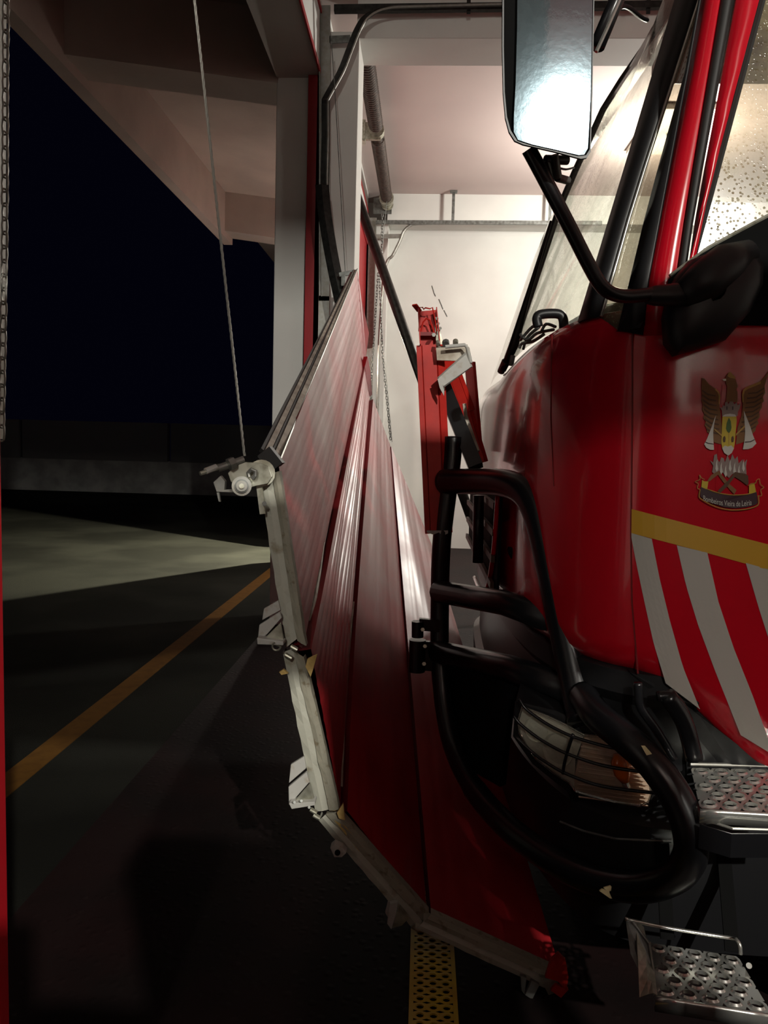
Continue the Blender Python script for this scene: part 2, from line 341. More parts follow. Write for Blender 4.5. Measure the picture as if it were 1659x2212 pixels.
# far side of the torn doorway: vertical angle, torn curved track, horizontal tracks
yt = 6.22
t1 = thing('vertical_track', (-0.80, yt, 0), 'galvanised upright angle bolted beside the red jamb of the torn doorway', 'track')
build('angle', join(bar(at(702, 12, Y=yt), at(700, 650, Y=yt), 0.085, 0.01, (0, 1, 0)), bar(at(691, 12, Y=yt - .02), at(692, 640, Y=yt - .02), 0.008, 0.06, (0, 1, 0))), M['galv'], t1)
build('lower_angle', bar(at(700, 640, Y=yt), Vector((at(700, 640, Y=yt).x, yt, 0.0)), 0.085, 0.01, (0, 1, 0)), M['galv'], t1)
build('bracket', bar(at(712, 86, Y=yt), at(757, 84, Y=yt), 0.01, 0.055), M['galv_dark'], t1)
t2 = thing('bent_track', at(740, 650, Y=6.15), 'buckled roller track curving from the ceiling rail down to the torn door', 'track')
cp = [(1130, 12, 6.15), (900, 18, 6.15), (832, 22, 6.15), (795, 38, 6.15), (775, 66, 6.15), (757, 110, 6.15), (738, 158, 6.15), (708, 212, 6.12), (704, 228, 6.1), (704, 300, 6.1), (702, 400, 6.1), (706, 450, 6.05), (716, 510, 6.0), (727, 580, 5.95), (738, 650, 5.9)]
P = [atp(c) for c in cp]
build('rail', loft([[p + Vector((-0.025, 0, 0)), p + Vector((-0.03, -0.035, 0)), p + Vector((0.012, -0.04, 0.0)), p + Vector((0.02, 0, 0))] for p in smoothpath(P, 4)]), M['dark_steel'], t2, solid=0.004)
build('rail_lip', tube(smoothpath([p + Vector((0.018, -0.03, 0)) for p in P], 4), 0.009, 6), M['galv'], t2)
lo = [atp(c) for c in ((690, 400, 6.0), (697, 470, 5.95), (712, 560, 5.9), (732, 655, 5.85))]
build('track_skirt', loft([[p + Vector((-0.03, 0, 0)), p + Vector((0.02, -0.02, 0)), p + Vector((0.07, 0, 0))] for p in smoothpath(lo, 4)]), M['dark_steel'], t2, solid=0.004)
t3 = thing('ceiling_track', at(900, 15, Y=6.2), 'horizontal galvanised door rail under the front edge of the beam', 'track')
build('rail', bar(at(722, 20, Y=6.2), at(1700, 8, Y=6.2), 0.045, 0.05), M['dark_steel'], t3)
for px in (1012, 1400):
    build('hanger', join(bar(at(px, 30, Y=6.2), Vector((at(px, 0, Y=6.2).x, 6.2, CZ)), 0.03, 0.006, (0, 1, 0))), M['dark_steel'], t3)
shz = 5.0
# next bay far side
yt = 11.15
t4 = thing('curved_track', at(815, 560, Y=yt), 'grey door rail curving up to the ceiling at the far white wall', 'track')
cp = [(1215, 481), (1000, 481), (905, 483), (885, 488), (872, 500), (864, 520), (848, 552), (838, 562), (830, 590), (824, 660), (818, 760)]
P = [at(x, y, Y=yt) for x, y in cp]; P.append(Vector((P[-1].x, yt, 0)))
build('rail', tube(smoothpath(P[:-1], 3) + [P[-1]], 0.022, 8), M['galv'], t4)
build('top_rail', bar(at(812, 480, Y=yt - 0.05), at(1300, 482, Y=yt - 0.05), 0.04, 0.05), M['galv_dark'], t4)
build('cross_bracket', bar(at(808, 511, Y=yt), at(870, 510, Y=yt), 0.01, 0.06), M['galv'], t4)
for px, py in ((978, 445), (1187, 448)):
    q = at(px, 480, Y=yt)
    build('hanger', join(bar(q, Vector((q.x, yt, CZ)), 0.04, 0.012, (0, 1, 0)), box((q.x - 0.05, yt - 0.03, CZ - 0.03), (q.x + 0.05, yt + 0.03, CZ))), M['galv_dark'], t4)
t5 = thing('upright_angle', at(800, 900, Y=yt + .05), 'tall grey steel angle beside the red jamb of the neighbouring doorway', 'track')
q0 = at(806, 478, Y=yt + .05)
build('angle', join(box((q0.x - 0.06, yt + 0.05, 0), (q0.x + 0.05, yt + 0.06, q0.z + 0.05)), box((q0.x + 0.04, yt - 0.0, 0), (q0.x + 0.05, yt + 0.06, q0.z))), M['galv'], t5)
# torsion springs of the next bay
sp = thing('torsion_spring_set', (-0.63, 9, 4.9), 'brown torsion springs on a shaft over the neighbouring doorway', 'door spring')
sx, sz = -0.615, 4.93
build('shaft', cyl((sx, 6.76, sz), (sx, 11.28, sz), 0.016, 10), M['galv_dark'], sp)
def spring(y0, y1, r, par, nm='spring'):
    n = int((y1 - y0) / 0.045); pts = []
    for k in range(n * 10 + 1):
        a = 2 * math.pi * k / 10; pts.append((sx + math.cos(a) * r, y0 + (y1 - y0) * k / (n * 10), sz + math.sin(a) * r))
    build(nm, tube(pts, 0.0235, 5), M['rust'], par, smooth=True)
    build('spring_core', cyl((sx, y0, sz), (sx, y1, sz), r - 0.003, 14), M['rust'], par, smooth=True)
spring(6.9, 8.50, 0.060, sp); spring(8.85, 10.85, 0.060, sp)
build('centre_bracket', join(box((sx - 0.13, 8.62, sz - 0.10), (sx + 0.05, 8.66, sz + 0.08)), cyl((sx, 8.60, sz), (sx, 8.70, sz), 0.085, 18), box((sx - 0.25, 8.6, sz - 0.12), (sx - 0.12, 8.72, sz + 0.1))), M['zinc'], sp)
build('cable_drum', join(cyl((sx, 11.0, sz), (sx, 11.06, sz), 0.085, 18), cyl((sx, 11.06, sz), (sx, 11.16, sz), 0.06, 18), cyl((sx, 11.16, sz), (sx, 11.18, sz), 0.085, 18)), M['zinc'], sp)
build('end_plate', box((sx - 0.2, 11.2, sz - 0.12), (sx + 0.06, 11.215, sz + 0.1)), M['galv_dark'], sp)
sp2 = thing('door_shaft', (-0.73, 4, 4.95), 'dark spring shaft over the torn doorway, cut by the top of the picture', 'door spring')
sx, sz = -0.735, 5.03
build('shaft', cyl((sx, 1.12, sz), (sx, 6.28, sz), 0.016, 10), M['galv_dark'], sp2)
spring(2.2, 3.8, 0.05, sp2)
build('cable_drum', join(cyl((sx, 5.98, sz), (sx, 6.04, sz), 0.07, 18), cyl((sx, 6.04, sz), (sx, 6.16, sz), 0.055, 18)), M['galv_dark'], sp2)
# thin pull chain and cables of the next bay
pc = thing('pull_chain', at(824, 470, Y=10.9), 'thin dark loop of pull chain hanging before the far white wall', 'chain')
def linkchain(P, r, w, ln, matl, par, single=False):
    P = [Vector(p) for p in P]; L = [0]
    for a, b in zip(P, P[1:]): L.append(L[-1] + (b - a).length)
    n = int(L[-1] / ln); gs = []
    for k in range(n):
        s = (k + 0.5) * L[-1] / n; i = 0
        while i < len(L) - 2 and L[i + 1] < s: i += 1
        c = P[i].lerp(P[i + 1], (s - L[i]) / (L[i + 1] - L[i])); d = (P[i + 1] - P[i]).normalized()
        u = d.cross(Vector((0, 1, 0))).normalized(); v = d.cross(u)
        a = math.radians(20 if k % 2 == 0 else 108) + random.uniform(-.15, .15); e = u * math.cos(a) + v * math.sin(a)
        pts = []
        hl = ln * 0.62 - w / 2
        for q in range(10):
            t = 2 * math.pi * q / 10
            pts.append(c + d * (math.sin(t) * w / 2 + (hl if math.sin(t) > 0.01 else -hl if math.sin(t) < -0.01 else 0)) + e * math.cos(t) * w / 2)
        g = tube(pts, r, 5, closed=True)
        if single: gs.append(g)
        else: build('chain_link', g, matl, par, smooth=True)
    if single: build('chain_strand', join(*gs), matl, par, kind='stuff')
for a, b in (([(817, 590), (810, 700), (799, 860)], 0), ([(820, 590), (826, 760), (844, 950)], 0), ([(826, 462), (824, 592)], 0)):
    linkchain([at(x, y, Y=10.9) for x, y in a], 0.006, 0.026, 0.04, M['galv_dark'], pc, True)
build('chain_wheel', join(cyl((-0.615, 10.88, 4.93), (-0.615, 10.895, 4.93), 0.10, 20), cyl((-0.615, 10.905, 4.93), (-0.615, 10.92, 4.93), 0.10, 20), cyl((-0.615, 10.87, 4.93), (-0.615, 10.93, 4.93), 0.07, 16)), M['zinc'], pc)
cb = thing('lift_cable_pair', at(822, 470, Y=10.8), 'thin dark cable falling beside the loop of pull chain', 'cable')
build('cable', tube([Vector((-0.60, 10.8, 4.93)), at(821, 590, Y=10.8), at(826, 720, Y=10.8), at(847, 955, Y=10.8)], 0.004, 6), M['galv_dark'], cb)
c2 = thing('slack_cable', at(745, 600, Y=6.0), 'hair thin cable hanging beside the white pillar down to the torn door', 'cable')
build('cable', tube([at(716, 90, Y=6.0), at(724, 205, Y=6.0), at(746, 590, Y=5.9)], 0.0035, 6), M['galv_dark'], c2)

# leaning pole
pp0 = at(762, 400, Y=7.1); pp1 = at(922, 850, Y=6.9); dr = pp1 - pp0
e0 = pp0 - dr * 0.05; e1 = pp1 + dr * ((0.02 - pp1.z) / dr.z)
pl = thing('leaning_pole', (e1.x, e1.y, 0), 'long dark steel tube slanting down behind the torn door to the red channel', 'pole')
build('tube', cyl(e0, e1, 0.044, 16), M['dark_steel'], pl, smooth=True)
build('end_cap', cyl(e1 - dr.normalized() * 0.03, e1, 0.048, 16), M['rubber'], pl)

# ================================================================ THE TORN SECTIONAL DOOR
gd = thing('sectional_door', (0.3, 2.3, 0), 'buckled red garage door torn off its track and hanging into the bay', 'door')
def panel(nt, nb, ft, fb, midt=None, midb=None, ribs=9, name='door_panel', seedv=0):
    """near top/bottom, far top/bottom: (px,py,depth). slab .05 thick with shallow pressed ribs"""
    top = [atp(nt)] + ([atp(m) for m in (midt or [])]) + [atp(ft)]
    bot = [atp(nb)] + ([atp(m) for m in (midb or [])]) + [atp(fb)]
    n = 26
    T = resample(smoothpath(top, 8), n); B = resample(smoothpath(bot, 8), n)
    rows = []; rnd = random.Random(seedv)
    ph = rnd.uniform(0, 6)
    for i in range(n):
        w = B[i] - T[i]; along = (T[min(i + 1, n - 1)] - T[max(i - 1, 0)]).normalized(); nr = w.cross(along).normalized()
        if nr.x < 0: nr = -nr
        row = []
        for k in range(ribs * 5 + 1):
            v = k / (ribs * 5); g = -0.0018 if (k % 5 == 0 and 0 < k < ribs * 5) else 0.0
            und = 0.007 * math.sin(v * 9 + ph + i * 0.25) * math.sin(math.pi * i / (n - 1)) * math.sin(math.pi * v)
            row.append(T[i] + w * v + nr * (g + und))
        rows.append((row, nr))
    front = [r for r, _ in rows]; back = [[r[0] - nr * 0.048, r[-1] - nr * 0.048] for r, nr in rows]
    o = build(name, loft(front), M['red_door'], gd, smooth=2)
    bk = loft([[r[0], b[0], b[1], r[-1]] for r, b in zip(front, back)])
    build('back_skin', bk, M['red_dark'], o)
    return front, back, o
# near-side corner points (pixels) and depths
D0 = 2.2
fa, ba, oa = panel((602, 1004, 2.2), (657, 1392, 2.2), (772, 583, 5.85), (786, 785, 5.6), midb=[(700, 1180, 2.95)], seedv=1)
fb_, bb_, ob = panel((672, 1402, 2.24), (735, 1745, 2.22), (788, 792, 5.5), (799, 857, 5.5), midt=[(716, 1180, 3.0)], midb=[(762, 1300, 2.95)], seedv=2)
fc, bc, oc = panel((750, 1752, 2.22), (922, 1972, 2.2), (806, 862, 5.4), (843, 962, 5.3), midt=[(772, 1300, 2.98)], seedv=3, ribs=6)
fd, bd, od = panel((932, 1980, 2.18), (1214, 2108, 2.09), (845, 964, 5.28), (938, 1190, 4.6), seedv=4, ribs=6)
# far edge flap of panel A
build('torn_flap', prism([atp((772, 583, 5.84)), atp((780, 640, 5.82)), atp((797, 720, 5.75)), atp((791, 768, 5.65)), atp((785, 785, 5.6))], (-0.03, 0.02, 0)), M['red_door'], gd)
build('torn_flap', prism([atp((788, 792, 5.5)), atp((794, 770, 5.5)), atp((800, 800, 5.5)), atp((804, 852, 5.5)), atp((799, 857, 5.5))], (-0.03, 0.02, 0)), M['red_door'], gd)
# tongues showing in the gaps
def tongue(f1, f2, nm='joint_tongue', m=None, dx=0.03):
    rows = [[a[-1] - Vector((dx, 0, 0)), b[0] - Vector((dx, 0, 0))] for a, b in zip(f1, f2)]
    build(nm, loft(rows), m or M['red_dark'], gd, solid=0.004)
tongue(fa, fb_); tongue(fb_, fc); tongue(fc, fd)
# bright bent seam strips
build('seam_strip', tube([atp(p) for p in ((700, 1172, 2.96), (690, 1230, 2.8), (678, 1290, 2.62), (665, 1345, 2.45))], [0.003, 0.008, 0.011, 0.010], 6), M['seal'], gd)
build('seam_strip', tube([atp(p) for p in ((764, 1300, 2.9), (752, 1420, 2.7), (743, 1560, 2.45), (738, 1700, 2.26))], [0.003, 0.005, 0.005, 0.004], 6), M['seal'], gd)
# top joint profile: ribs running along the torn upper edge
for k, (o1, wv, m) in enumerate(((0.0, 0.30, 'seal'), (0.30, 0.20, 'rubber'), (0.5, 0.26, 'seal'), (0.76, 0.24, 'rubber'))):
    A = [(562 + 38 * (1 - o1), 968 + 30 * (1 - o1), 2.21), (762 + 9 * (1 - o1), 582, 5.86)]
    Bq = [(562 + 38 * (1 - o1 - wv), 968 + 30 * (1 - o1 - wv), 2.21), (762 + 9 * (1 - o1 - wv), 582, 5.86)]
    dy = 0.0 if m == 'seal' else 0.012
    build('joint_profile', sheet([atp(p) + Vector((0, dy, 0)) for p in A], [atp(p) + Vector((0, dy, 0)) for p in Bq], 16, 2), M[m], gd, solid=-0.012)
build('edge_lip', tube([atp((601, 1000, 2.19)), atp((640, 905, 2.6)), atp((772, 581, 5.84))], [0.005, 0.004, 0.005], 6), M['galv'], gd)
# cream end stiles
def stile(a0, a1, b0, b1, nm='end_stile', y=0.0, m='rail'):
    """quad in the picture: outer edge a0->a1, inner edge b0->b1, folded sheet 3 mm standing 2 cm proud"""
    n = 14; rows = []; rnd = random.Random(int(a0[0]))
    for i in range(n):
        t = i / (n - 1); A = atp(a0).lerp(atp(a1), t); B = atp(b0).lerp(atp(b1), t)
        j = Vector((rnd.uniform(-.0015, .0015), rnd.uniform(-.002, .002), 0))
        rows.append([A + Vector((0, 0.05, 0)), A + j, A.lerp(B, 0.5) + Vector((0, -0.003, 0)), B + j, B + Vector((0, 0.03, 0))])
    build(nm, loft(rows), M[m], gd, solid=0.003)
stile((560, 1040, 2.18), (618, 1398, 2.18), (588, 1015, 2.18), (641, 1380, 2.18))
stile((590, 1022, 2.175), (643, 1383, 2.175), (602, 1018, 2.175), (659, 1395, 2.175), 'stile_flange', m='rail_rust')
stile((612, 1408, 2.19), (683, 1752, 2.18), (633, 1400, 2.19), (711, 1748, 2.18))
stile((635, 1402, 2.185), (713, 1750, 2.175), (655, 1420, 2.19), (731, 1748, 2.18), 'stile_flange', m='rail_rust')
stile((690, 1770, 2.18), (893, 2005, 2.16), (704, 1758, 2.18), (912, 1990, 2.16))
stile((705, 1757, 2.175), (915, 1988, 2.155), (728, 1752, 2.18), (925, 1974, 2.17), 'stile_flange', m='rail_rust')
stile((898, 2004, 2.13), (1195, 2140, 2.04), (915, 1990, 2.13), (1205, 2122, 2.04))
stile((916, 1989, 2.125), (1206, 2120, 2.035), (930, 1976, 2.13), (1214, 2106, 2.05), 'stile_flange', m='rail_rust')
# foam showing at the broken joints
def patch(name, pts, d, m, par, vec=(0, 0.012, 0)):
    return build(name, prism([atp((x, y, d)) if not callable(d) else d(x, y) for x, y in pts], vec), M[m], par)
patch('foam_shard', [(660, 1440), (664, 1424), (685, 1414), (675, 1450), (671, 1462)], 2.16, 'foam', gd)
patch('foam_shard', [(700, 1640), (712, 1665), (722, 1700), (731, 1745), (727, 1752), (712, 1752), (700, 1680)], 2.20, 'foam', gd)
patch('foam_shard', [(728, 1756), (741, 1737), (745, 1772), (732, 1768)], 2.16, 'foam', gd)
patch('foam_shard', [(722, 1772), (746, 1785), (790, 1835), (850, 1905), (840, 1905), (780, 1845)], 2.17, 'foam', gd)
patch('foam_shard', [(936, 1972), (958, 1986), (975, 2000), (940, 1990)], 2.15, 'foam', gd)
patch('foam_shard', [(603, 1452), (612, 1446), (622, 1455), (608, 1458)], 2.16, 'foam', gd)
patch('torn_corner', [(1178, 2112), (1190, 2075), (1207, 2060), (1222, 2075), (1228, 2110), (1224, 2140), (1205, 2120)], 2.02, 'red_beam', gd)
patch('torn_corner', [(1190, 2140), (1200, 2128), (1228, 2138), (1212, 2156)], 2.02, 'red_beam', gd)
patch('bottom_tip', [(1165, 2110), (1200, 2118), (1213, 2140), (1185, 2150), (1178, 2135)], 2.03, 'zinc', gd)
# hinge brackets on the outer side of the stiles
def hinge(polys, d, m='white_bracket'):
    first = None
    for k, (pts, dd, vec) in enumerate(polys):
        o = build('hinge_bracket' if first is None else 'hinge_leaf', prism([atp((x, y, d + dd)) for x, y in pts], vec), M[m] if k != 2 else M['zinc'], gd if first is None else first, bevel=0.0015)
        first = first or o
    return first
h = hinge([([(570, 1315), (601, 1297), (606, 1318), (566, 1340)], 0.03, (0.0, 0.012, 0.0)),
           ([(560, 1350), (604, 1322), (608, 1335), (577, 1370), (556, 1388)], 0.0, (0.0, 0.014, 0.0)),
           ([(562, 1388), (606, 1345), (614, 1390), (606, 1398)], -0.01, (0.0, 0.01, 0.0)),
           ([(555, 1378), (612, 1386), (612, 1394), (556, 1392)], -0.03, (0.0, 0.04, 0.0))], 2.14)
build('roller_pin', tube([atp((597 + 9 * math.cos(a), 1396 + 9 * math.sin(a), 2.11)) for a in [x * 0.4 for x in range(0, 12)]], 0.003, 6), M['zinc'], h)
h = hinge([([(628, 1652), (657, 1634), (661, 1660), (624, 1692)], 0.03, (0.0, 0.012, 0.0)),
           ([(623, 1700), (662, 1668), (668, 1690), (640, 1722), (624, 1740)], 0.0, (0.0, 0.014, 0.0)),
           ([(628, 1740), (670, 1692), (680, 1735), (665, 1742)], -0.01, (0.0, 0.01, 0.0)),
           ([(624, 1736), (680, 1732), (680, 1740), (630, 1748)], -0.03, (0.0, 0.04, 0.0))], 2.14)
for (cx, cy) in ((636, 1733), (651, 1730), (668, 1744)):
    build('rivet', cyl(atp((cx, cy, 2.10)), atp((cx, cy, 2.13)), 0.004, 8), M['galv_dark'], h)
h = hinge([([(713, 1832), (722, 1824), (740, 1832), (748, 1843), (738, 1852), (722, 1852)], 0.0, (0.0, 0.03, 0.0))], 2.12)
build('pin_hole', cyl(atp((729, 1842, 2.115)), atp((729, 1842, 2.14)), 0.0085, 12), M['black_matte'], h)
h = hinge([([(838, 1948), (856, 1944), (858, 1950), (842, 1990), (832, 1972)], 0.02, (0.0, 0.012, 0.0)),
           ([(842, 1952), (860, 1948), (852, 2000), (845, 2008), (836, 1996)], 0.0, (0.0, 0.014, 0.0)),
           ([(846, 2006), (862, 1955), (885, 1982), (868, 2000)], -0.01, (0.0, 0.008, 0.0))], 2.14)
h = hinge([([(1124, 2108), (1138, 2112), (1134, 2150), (1126, 2140)], 0.01, (0.0, 0.012, 0.0)),
           ([(1134, 2150), (1148, 2118), (1166, 2128), (1150, 2160)], 0.0, (0.0, 0.012, 0.0))], 2.02, 'galv')
for cx, cy in ((634, 1400), (622, 1418), (676, 1752), (683, 1764), (896, 2004)):   # knuckles at the joints
    build('hinge_knuckle', cyl(atp((cx - 6, cy - 4, 2.15)), atp((cx + 8, cy + 4, 2.15)), 0.007, 10), M['zinc'], gd)
# corner bracket with cable roller at the top near corner
cbk = build('corner_bracket', prism([atp(p + (2.12,)) for p in ((498, 1040), (492, 1022), (505, 1008), (530, 998), (560, 1000), (580, 1008), (588, 1030), (578, 1045), (552, 1050), (520, 1060))], (0, 0.008, 0)), M['zinc'], gd, bevel=0.0015)
build('cable_disc', cyl(atp((565, 1022, 2.14)), atp((565, 1022, 2.17)), 0.038, 20), M['zinc'], cbk)
build('angle_tab', join(prism([atp(p + (2.11,)) for p in ((461, 1042), (476, 1028), (486, 1040), (484, 1060), (468, 1062))], (0, 0.02, 0)), prism([atp(p + (2.105,)) for p in ((468, 1062), (484, 1058), (516, 1056), (516, 1064))], (0, 0.02, 0)), prism([atp(p + (2.105,)) for p in ((468, 1064), (473, 1064), (476, 1084), (472, 1083))], (0, 0.01, 0))), M['galv'], cbk)
for r, z, m in ((0.027, 2.085, 'galv'), (0.019, 2.078, 'galv_dark'), (0.015, 2.072, 'galv'), (0.007, 2.066, 'zinc')):
    build('roller_wheel' if r > 0.02 else 'roller_ring', cyl(atp((522, 1050, z)), atp((522, 1050, z + 0.03)), r, 24), M[m], cbk, smooth=2)
build('hook_plate', tube([atp(p + (2.10,)) for p in ((538, 1030), (536, 1022), (543, 1014), (552, 1018), (551, 1028), (545, 1034))], 0.006, 8), M['galv'], cbk)
build('cable_anchor', join(cyl(atp((470, 1012, 2.10)), atp((526, 993, 2.14)), 0.011, 12), cyl(atp((494, 1004, 2.10)), atp((506, 999, 2.11)), 0.018, 6)), M['galv'], cbk)
build('threaded_rod', cyl(atp((432, 1023, 2.06)), atp((475, 1010, 2.10)), 0.006, 8), M['zinc'], cbk)
build('rod_sleeve', cyl(atp((444, 1018, 2.07)), atp((467, 1009, 2.095)), 0.009, 10), M['white_bracket'], cbk)
build('back_strap', bar(atp((560, 1045, 2.15)), atp((568, 1110, 2.15)), 0.016, 0.012, (0, 1, 0)), M['zinc'], cbk)
build('bolt', cyl(atp((571, 1088, 2.12)), atp((571, 1088, 2.15)), 0.007, 6), M['galv_dark'], cbk)
build('dark_end', join(bar(atp((572, 975, 2.2)), atp((600, 1010, 2.2)), 0.045, 0.045), cyl(atp((555, 1010, 2.18)), atp((590, 1012, 2.22)), 0.02, 10)), M['rubber'], cbk)
# bracket at the far top corner
bt = build('top_bracket', join(bar(atp((733, 594, 5.8)), atp((762, 588, 5.8)), 0.02, 0.03), bar(atp((742, 592, 5.8)), atp((742, 618, 5.8)), 0.03, 0.03, (0, 1, 0))), M['galv_dark'], gd)
# lift cable at the near side
lc0 = atp((528, 985, 2.16)); lc1 = atp((420, 0, 1.98)); lc2 = lc1 + (lc1 - lc0) * ((5.0 - lc1.z) / (lc1.z - lc0.z))
lc = thing('lift_cable', lc0, 'taut steel cable running from above down to the door corner bracket', 'cable')
pts = [lc0.lerp(lc2, k / 40) for k in range(41)]
for s in range(3):
    pt = []
    for k in range(401):
        a = k * 0.9 + s * 2.094; p = lc0.lerp(lc2, k / 400); pt.append(p + Vector((math.cos(a), math.sin(a), 0)) * 0.0020)
    build('strand', tube(pt, 0.0022, 5), M['cable'], lc)

# hoist chain at the left margin and its pipe
hc = thing('hoist_chain', at(10, 960, Y=1.12), 'bright steel chain hanging at the left margin of the picture', 'chain')
linkchain([at(13, -60, Y=1.13), at(10, 520, Y=1.13), at(3, 950, Y=1.13)], 0.0016, 0.0105, 0.020, M['galv'], hc)
hp = thing('chain_rail', at(0, 960, Y=1.1), 'pale narrow rail strip behind the hanging chain', 'rail')
build('strip', bar(at(-1, -60, Y=1.14), at(-4, 948, Y=1.14), 0.010, 0.02, (0, 1, 0)), M['rail'], hp)

# ================================================================ RED CHANNEL FRAME JAMMED ON THE BULL BAR
rf = thing('red_channel_frame', at(945, 1150, Y=2.62), 'bent red steel channel standing upright against the black bull bar', 'steel frame')
def channel(p0, p1, w, dep, name, par, m='red_beam', cut=0):
    """C-profile: web facing the camera, two flanges, two pressed seams"""
    P0, P1 = atp(p0), atp(p1); d = (P1 - P0).normalized(); u = d.cross(Vector((0, 1, 0))).normalized()
    if u.x < 0: u = -u
    v = Vector((0, 1, 0))
    prof = [(-w / 2, dep), (-w / 2, 0), (-w * 0.36, 0), (-w * 0.34, 0.005), (-w * 0.30, 0.005), (-w * 0.28, 0), (w * 0.20, 0), (w * 0.22, 0.005), (w * 0.26, 0.005), (w * 0.28, 0), (w / 2, 0.012), (w / 2, dep)]
    rows = [[P0.lerp(P1, k / 12) + u * a + v * b for a, b in prof] for k in range(13)]
    return build(name, loft(rows), M[m], par, solid=0.003)
up = channel((929, 745, 2.64), (948, 1152, 2.58), 0.088, 0.06, 'upright', rf)
# open hollow head of the upright
hb0, hb1 = atp((923, 668, 2.66)), atp((929, 748, 2.64))
uu = Vector((1, 0, 0.0))
build('head_shell', join(bar(hb0 - uu * 0.031, hb1 - uu * 0.033, 0.05, 0.003, (1, 0, 0)), bar(hb0 + uu * 0.031, hb1 + uu * 0.033, 0.05, 0.003, (1, 0, 0)), bar(hb0 + Vector((0, .03, 0)), hb1 + Vector((0, .03, 0)), 0.064, 0.004, (0, 1, 0))), M['red_beam'], rf)
build('head_rim', tube([atp(p + (2.635,)) for p in ((905, 716), (907, 664), (913, 664), (915, 668), (919, 665), (929, 667), (934, 664), (940, 690), (944, 716))], 0.0025, 6), M['red_beam'], rf)
build('head_spring', tube([atp(p + (2.64,)) for p in ((909, 716), (914, 696), (921, 688), (929, 692), (936, 712), (938, 722))], 0.003, 6), M['red_beam'], rf)
build('head_web', bar(atp((908, 722, 2.65)), atp((942, 722, 2.65)), 0.02, 0.012), M['red_dark'], rf)
build('bent_tab', bar(atp((906, 672, 2.65)), atp((895, 658, 2.63)), 0.02, 0.005), M['red_beam'], rf)
build('side_plate', prism([atp(p + (2.66,)) for p in ((938, 682), (945, 690), (958, 745), (950, 752), (943, 752))], (0, 0.006, 0)), M['zinc'], rf)
for c in ((944, 688), (947, 699), (951, 709)): build('plate_bolt', cyl(atp(c + (2.63,)), atp(c + (2.655,)), 0.0055, 6), M['galv'], rf)
build('corner_bolt', cyl(atp((937, 723, 2.61)), atp((937, 723, 2.64)), 0.007, 6), M['white_bracket'], rf)
# white U bracket
br = build('white_bracket', join(hexa([atp(p + (2.60,)) for p in ((942, 752), (1006, 746), (1006, 780), (944, 778))], [atp(p + (2.61,)) for p in ((942, 748), (1010, 744), (1012, 778), (944, 780))])), M['seal'], rf)
build('bracket_leg', hexa([atp(p + (2.56,)) for p in ((948, 816), (1006, 766), (1018, 792), (958, 834))], [atp(p + (2.57,)) for p in ((944, 816), (1006, 760), (1021, 792), (958, 838))]), M['white_bracket'], br)
build('bracket_bend', tube([atp(p + (2.565,)) for p in ((962, 749), (1004, 745), (1010, 752), (1017, 784))], 0.006, 8), M['white_bracket'], br)
build('bracket_foot', prism([atp(p + (2.555,)) for p in ((945, 818), (952, 816), (960, 845), (959, 855), (950, 838))], (0, 0.006, 0)), M['white_bracket'], br)
for c, r in (((963, 744), 0.012), ((984, 742), 0.009), ((946, 744), 0.007), ((956, 842), 0.007), ((951, 834), 0.006)):
    build('nut', cyl(atp(c + (2.59,)), atp((c[0], c[1] - 6, 2.60)), r, 8), M['galv_dark'] if r > 0.01 else M['zinc'], br)
# diagonal channel and second upright
dg_ = channel((966, 770, 2.95), (1010, 890, 2.80), 0.055, 0.04, 'diagonal_brace', rf)
dg2 = channel((1002, 870, 2.82), (1040, 1000, 2.70), 0.045, 0.04, 'diagonal_brace', rf)
build('black_strut', bar(atp((958, 835, 2.72)), atp((1028, 1010, 2.60)), 0.05, 0.05, (0, 1, 0)), M['black_gloss'], rf)
build('strut_clip', join(bar(atp((1003, 872, 2.70)), atp((1006, 900, 2.70)), 0.012, 0.02, (0, 1, 0)), bar(atp((1006, 900, 2.7)), atp((1032, 975, 2.66)), 0.014, 0.01, (0, 1, 0))), M['seal'], rf)
channel((1016, 782, 3.05), (1032, 975, 3.0), 0.036, 0.03, 'second_upright', rf)
build('torn_seal', prism([atp(p + (2.57,)) for p in ((922, 1150), (936, 1155), (948, 1150), (956, 1158), (968, 1152), (968, 1146), (922, 1146))], (0, 0.004, 0)), M['white_bracket'], rf)

# ================================================================ FIRE TRUCK
ft = thing('fire_truck', (1.4, 2.8, 0), 'red fire truck with wet windows and black bull bar at the right', 'fire truck')
PL = [(0.34, 4.15), (0.27, 3.9), (0.245, 3.4), (0.25, 3.0), (0.262, 2.6), (0.285, 2.3), (0.32, 2.10), (0.375, 1.935), (0.44, 1.84), (0.52, 1.785), (0.62, 1.762), (0.8, 1.75), (1.2, 1.75), (1.9, 1.75), (2.6, 1.75)]
def plan(n=60):
    P = smoothpath([Vector((x, y, 0)) for x, y in PL], 6); return P
PP = plan()
def side_y(x):
    for a, b in zip(PP, PP[1:]):
        if a.y < 3.0 and a.x <= x <= b.x: return a.y + (b.y - a.y) * (x - a.x) / max(b.x - a.x, 1e-9)
    return 1.75
def ats(px, py, eps=0.0):                            # pixel -> point on the cab side
    y = 1.8
    for _ in range(12):
        p = at(px, py, Y=y); y = 0.5 * y + 0.5 * (side_y(p.x) - eps)
    return at(px, py, Y=y)
